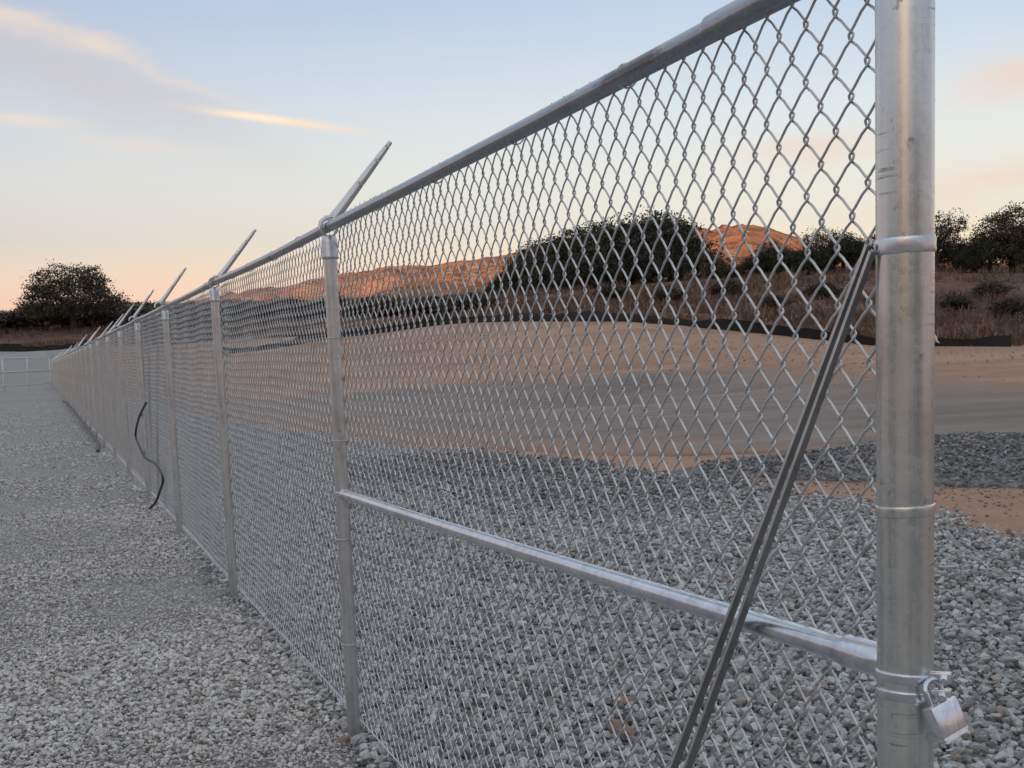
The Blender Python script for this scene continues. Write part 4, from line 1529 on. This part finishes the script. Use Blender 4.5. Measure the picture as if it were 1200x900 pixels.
fineP, coarseP = [], []
for d0, d1, n, smin, smax, seed in ((2.6, 7.5, 120000, 0.011, 0.031, 51), (7.5, 13, 120000, 0.014, 0.034, 52), (13, 60, 330000, 0.020, 0.046, 53)):
    x, y, D, r = wedge(n, d0, d1, -9, 27, seed)
    k = (x < -0.0 + r.normal(0, 0.05, n)) & (x > -14) & (r.uniform(0, 1, n) < np.clip(1.15 - (D - 13) / 45, 0, 1) ** 2)
    patch = vnoise(x, y, 91, 4, 0.22, 0.6) + 0.6 * vnoise(x * 0.35, y, 92, 3, 0.5, 0.6)
    k &= r.uniform(0, 1, n) < np.clip(0.80 + 0.75 * patch, 0.30, 1.0)
    x, y, D, patch = x[k], y[k], D[k], patch[k]
    s = (smin + (smax - smin) * r.uniform(0, 1, len(x)) ** 2.1) * np.clip(1.0 + 0.45 * patch, 0.7, 1.35)
    z = yard_z(x, y) + s * r.uniform(-0.15, 0.55, len(x))
    fineP.append((np.stack([x, y, z], axis=1), s))
for d0, d1, n, smin, smax, seed in ((2.6, 8, 52000, 0.022, 0.062, 61), (8, 14, 80000, 0.026, 0.062, 62), (14, 40, 150000, 0.03, 0.06, 63)):
    x, y, D, r = wedge(n, d0, d1, 6, 56, seed)
    k = (r.uniform(0, 1, n) < np.clip(1.1 - (D - 14) / 28, 0, 1)) & (x > 0.0 + r.normal(0, 0.05, n)) & (x < yard_edge(y) + r.normal(0, 0.16, n))
    x, y, D = x[k], y[k], D[k]
    s = smin + (smax - smin) * r.uniform(0, 1, len(x)) ** 1.7
    z = yard_z(x, y) + s * r.uniform(-0.15, 0.6, len(x))
    coarseP.append((np.stack([x, y, z], axis=1), s))
p, s = gather(fineP)
scatter('gravel', p, s, st_f, 'loose fine grey gravel covering the yard inside the fence')
p, s = gather(coarseP)
scatter('gravel', p, s, st_c, 'loose coarse crushed rock covering the strip outside the fence')
# berm stones and thin scatter on the dirt patch
x, y, D, r = wedge(46000, 8, 22, 28, 58, 71)
k = (x > berm_in(y) + r.normal(0, 0.2, len(x))) & (x < berm_out(y) + r.normal(0, 0.12, len(x))) & (y < 8.5)
x, y = x[k], y[k]
s = 0.03 + 0.045 * r.uniform(0, 1, len(x)) ** 1.6
z = ground_z(x, y) + berm_h(x, y) + s * 0.1
scatter('gravel', np.stack([x, y, z], axis=1), s, st_d, 'loose dark rock on the low ridge beyond the dirt patch')
x, y, D, r = wedge(42000, 8, 18, 26, 56, 72)
k = (x > yard_edge(y)) & (x < berm_in(y)) & (y < 8.4) & (r.uniform(0, 1, len(x)) < np.clip((x - yard_edge(y) - 0.2) / np.maximum(berm_in(y) - yard_edge(y), 0.3), 0.06, 0.9) ** 1.4 * np.clip(0.75 + vnoise(x, y, 61, 3, 0.5, 0.6), 0.15, 1))
x, y = x[k], y[k]
s = 0.014 + 0.036 * r.uniform(0, 1, len(x)) ** 2.4
z = ground_z(x, y) - 0.03 + s * 0.12
scatter('gravel', np.stack([x, y, z], axis=1), s, stone_protos('patch_stones', M_CLOD, 7, 12), 'scattered stones half buried in the tan dirt patch')

x, y, D, r = wedge(60000, 9, 19, 12, 36, 73)
pk = np.clip((y - 4.6) / 2.2, 0, 1) * np.clip((13 - y) / 3.0, 0, 1) * np.clip((x - 1.6) / 2.2, 0, 1)
k = (r.uniform(0, 1, len(x)) < pk) & (x < yard_edge(y) + r.normal(0, 0.15, len(x)))
x, y = x[k], y[k]
s = 0.028 + 0.04 * r.uniform(0, 1, len(x)) ** 1.6
z = yard_z(x, y) + s * r.uniform(0.0, 0.8, len(x))
scatter('gravel', np.stack([x, y, z], axis=1), s, st_d, 'darker loose rock at the far edge of the strip')
# clods and pebbles strewn over the dirt pad and the grey strip
x, y, D, r = wedge(16000, 12, 62, 8, 50, 74)
k = (x > yard_edge(y) + 0.2) & (vnoise(x, y, 77, 4, 0.05, 0.6) > r.normal(0.05, 0.3, len(x)))
x, y, D = x[k], y[k], D[k]
s = (0.02 + 0.05 * r.uniform(0, 1, len(x)) ** 5) * np.clip(D / 25, 0.8, 1.6)
z = ground_z(x, y) - 0.02 + s * 0.2
scatter('clods', np.stack([x, y, z], axis=1), s, stone_protos('clod_stones', M_CLOD, 6, 9), 'small clods and pebbles strewn over the graded dirt')

# rust-brown stones one can pick out
def single_stone(x, y, size, label, seed):
    r = np.random.default_rng(seed)
    bm = bmesh.new()
    d = r.normal(size=(26, 3))
    d /= np.linalg.norm(d, axis=1, keepdims=True)
    d *= r.uniform(0.85, 1.05, (26, 1))
    for q in d * np.array(size) * 0.5:
        bm.verts.new(q)
    bmesh.ops.convex_hull(bm, input=bm.verts)
    for v in [v for v in bm.verts if not v.link_faces]:
        bm.verts.remove(v)
    o = bm_obj('stone', bm, M_RUST, None, (x, y, float(yard_z(np.array([x]), np.array([y]))[0]) + size[2] * 0.3), smooth=False)
    o.rotation_euler = (0.1, -0.1, r.uniform(0, 3))
    tag(o, label, 'stone', 'rust brown stones in the gravel')


single_stone(0.88, -0.36, (0.14, 0.09, 0.07), 'biggest rust brown stone in the grey gravel behind the mesh, lower centre', 81)
single_stone(1.04, -0.07, (0.10, 0.08, 0.06), 'rust brown stone just behind the biggest one in the gravel', 82)
single_stone(0.73, -0.22, (0.09, 0.06, 0.05), 'rust brown stone left of the biggest one in the gravel', 83)
single_stone(-0.33, 0.43, (0.05, 0.04, 0.03), 'small rust brown stone on the yard side, farther from the first line post', 84)
single_stone(-0.13, 0.32, (0.05, 0.04, 0.03), 'small rust brown stone on the yard side close to the first line post', 85)
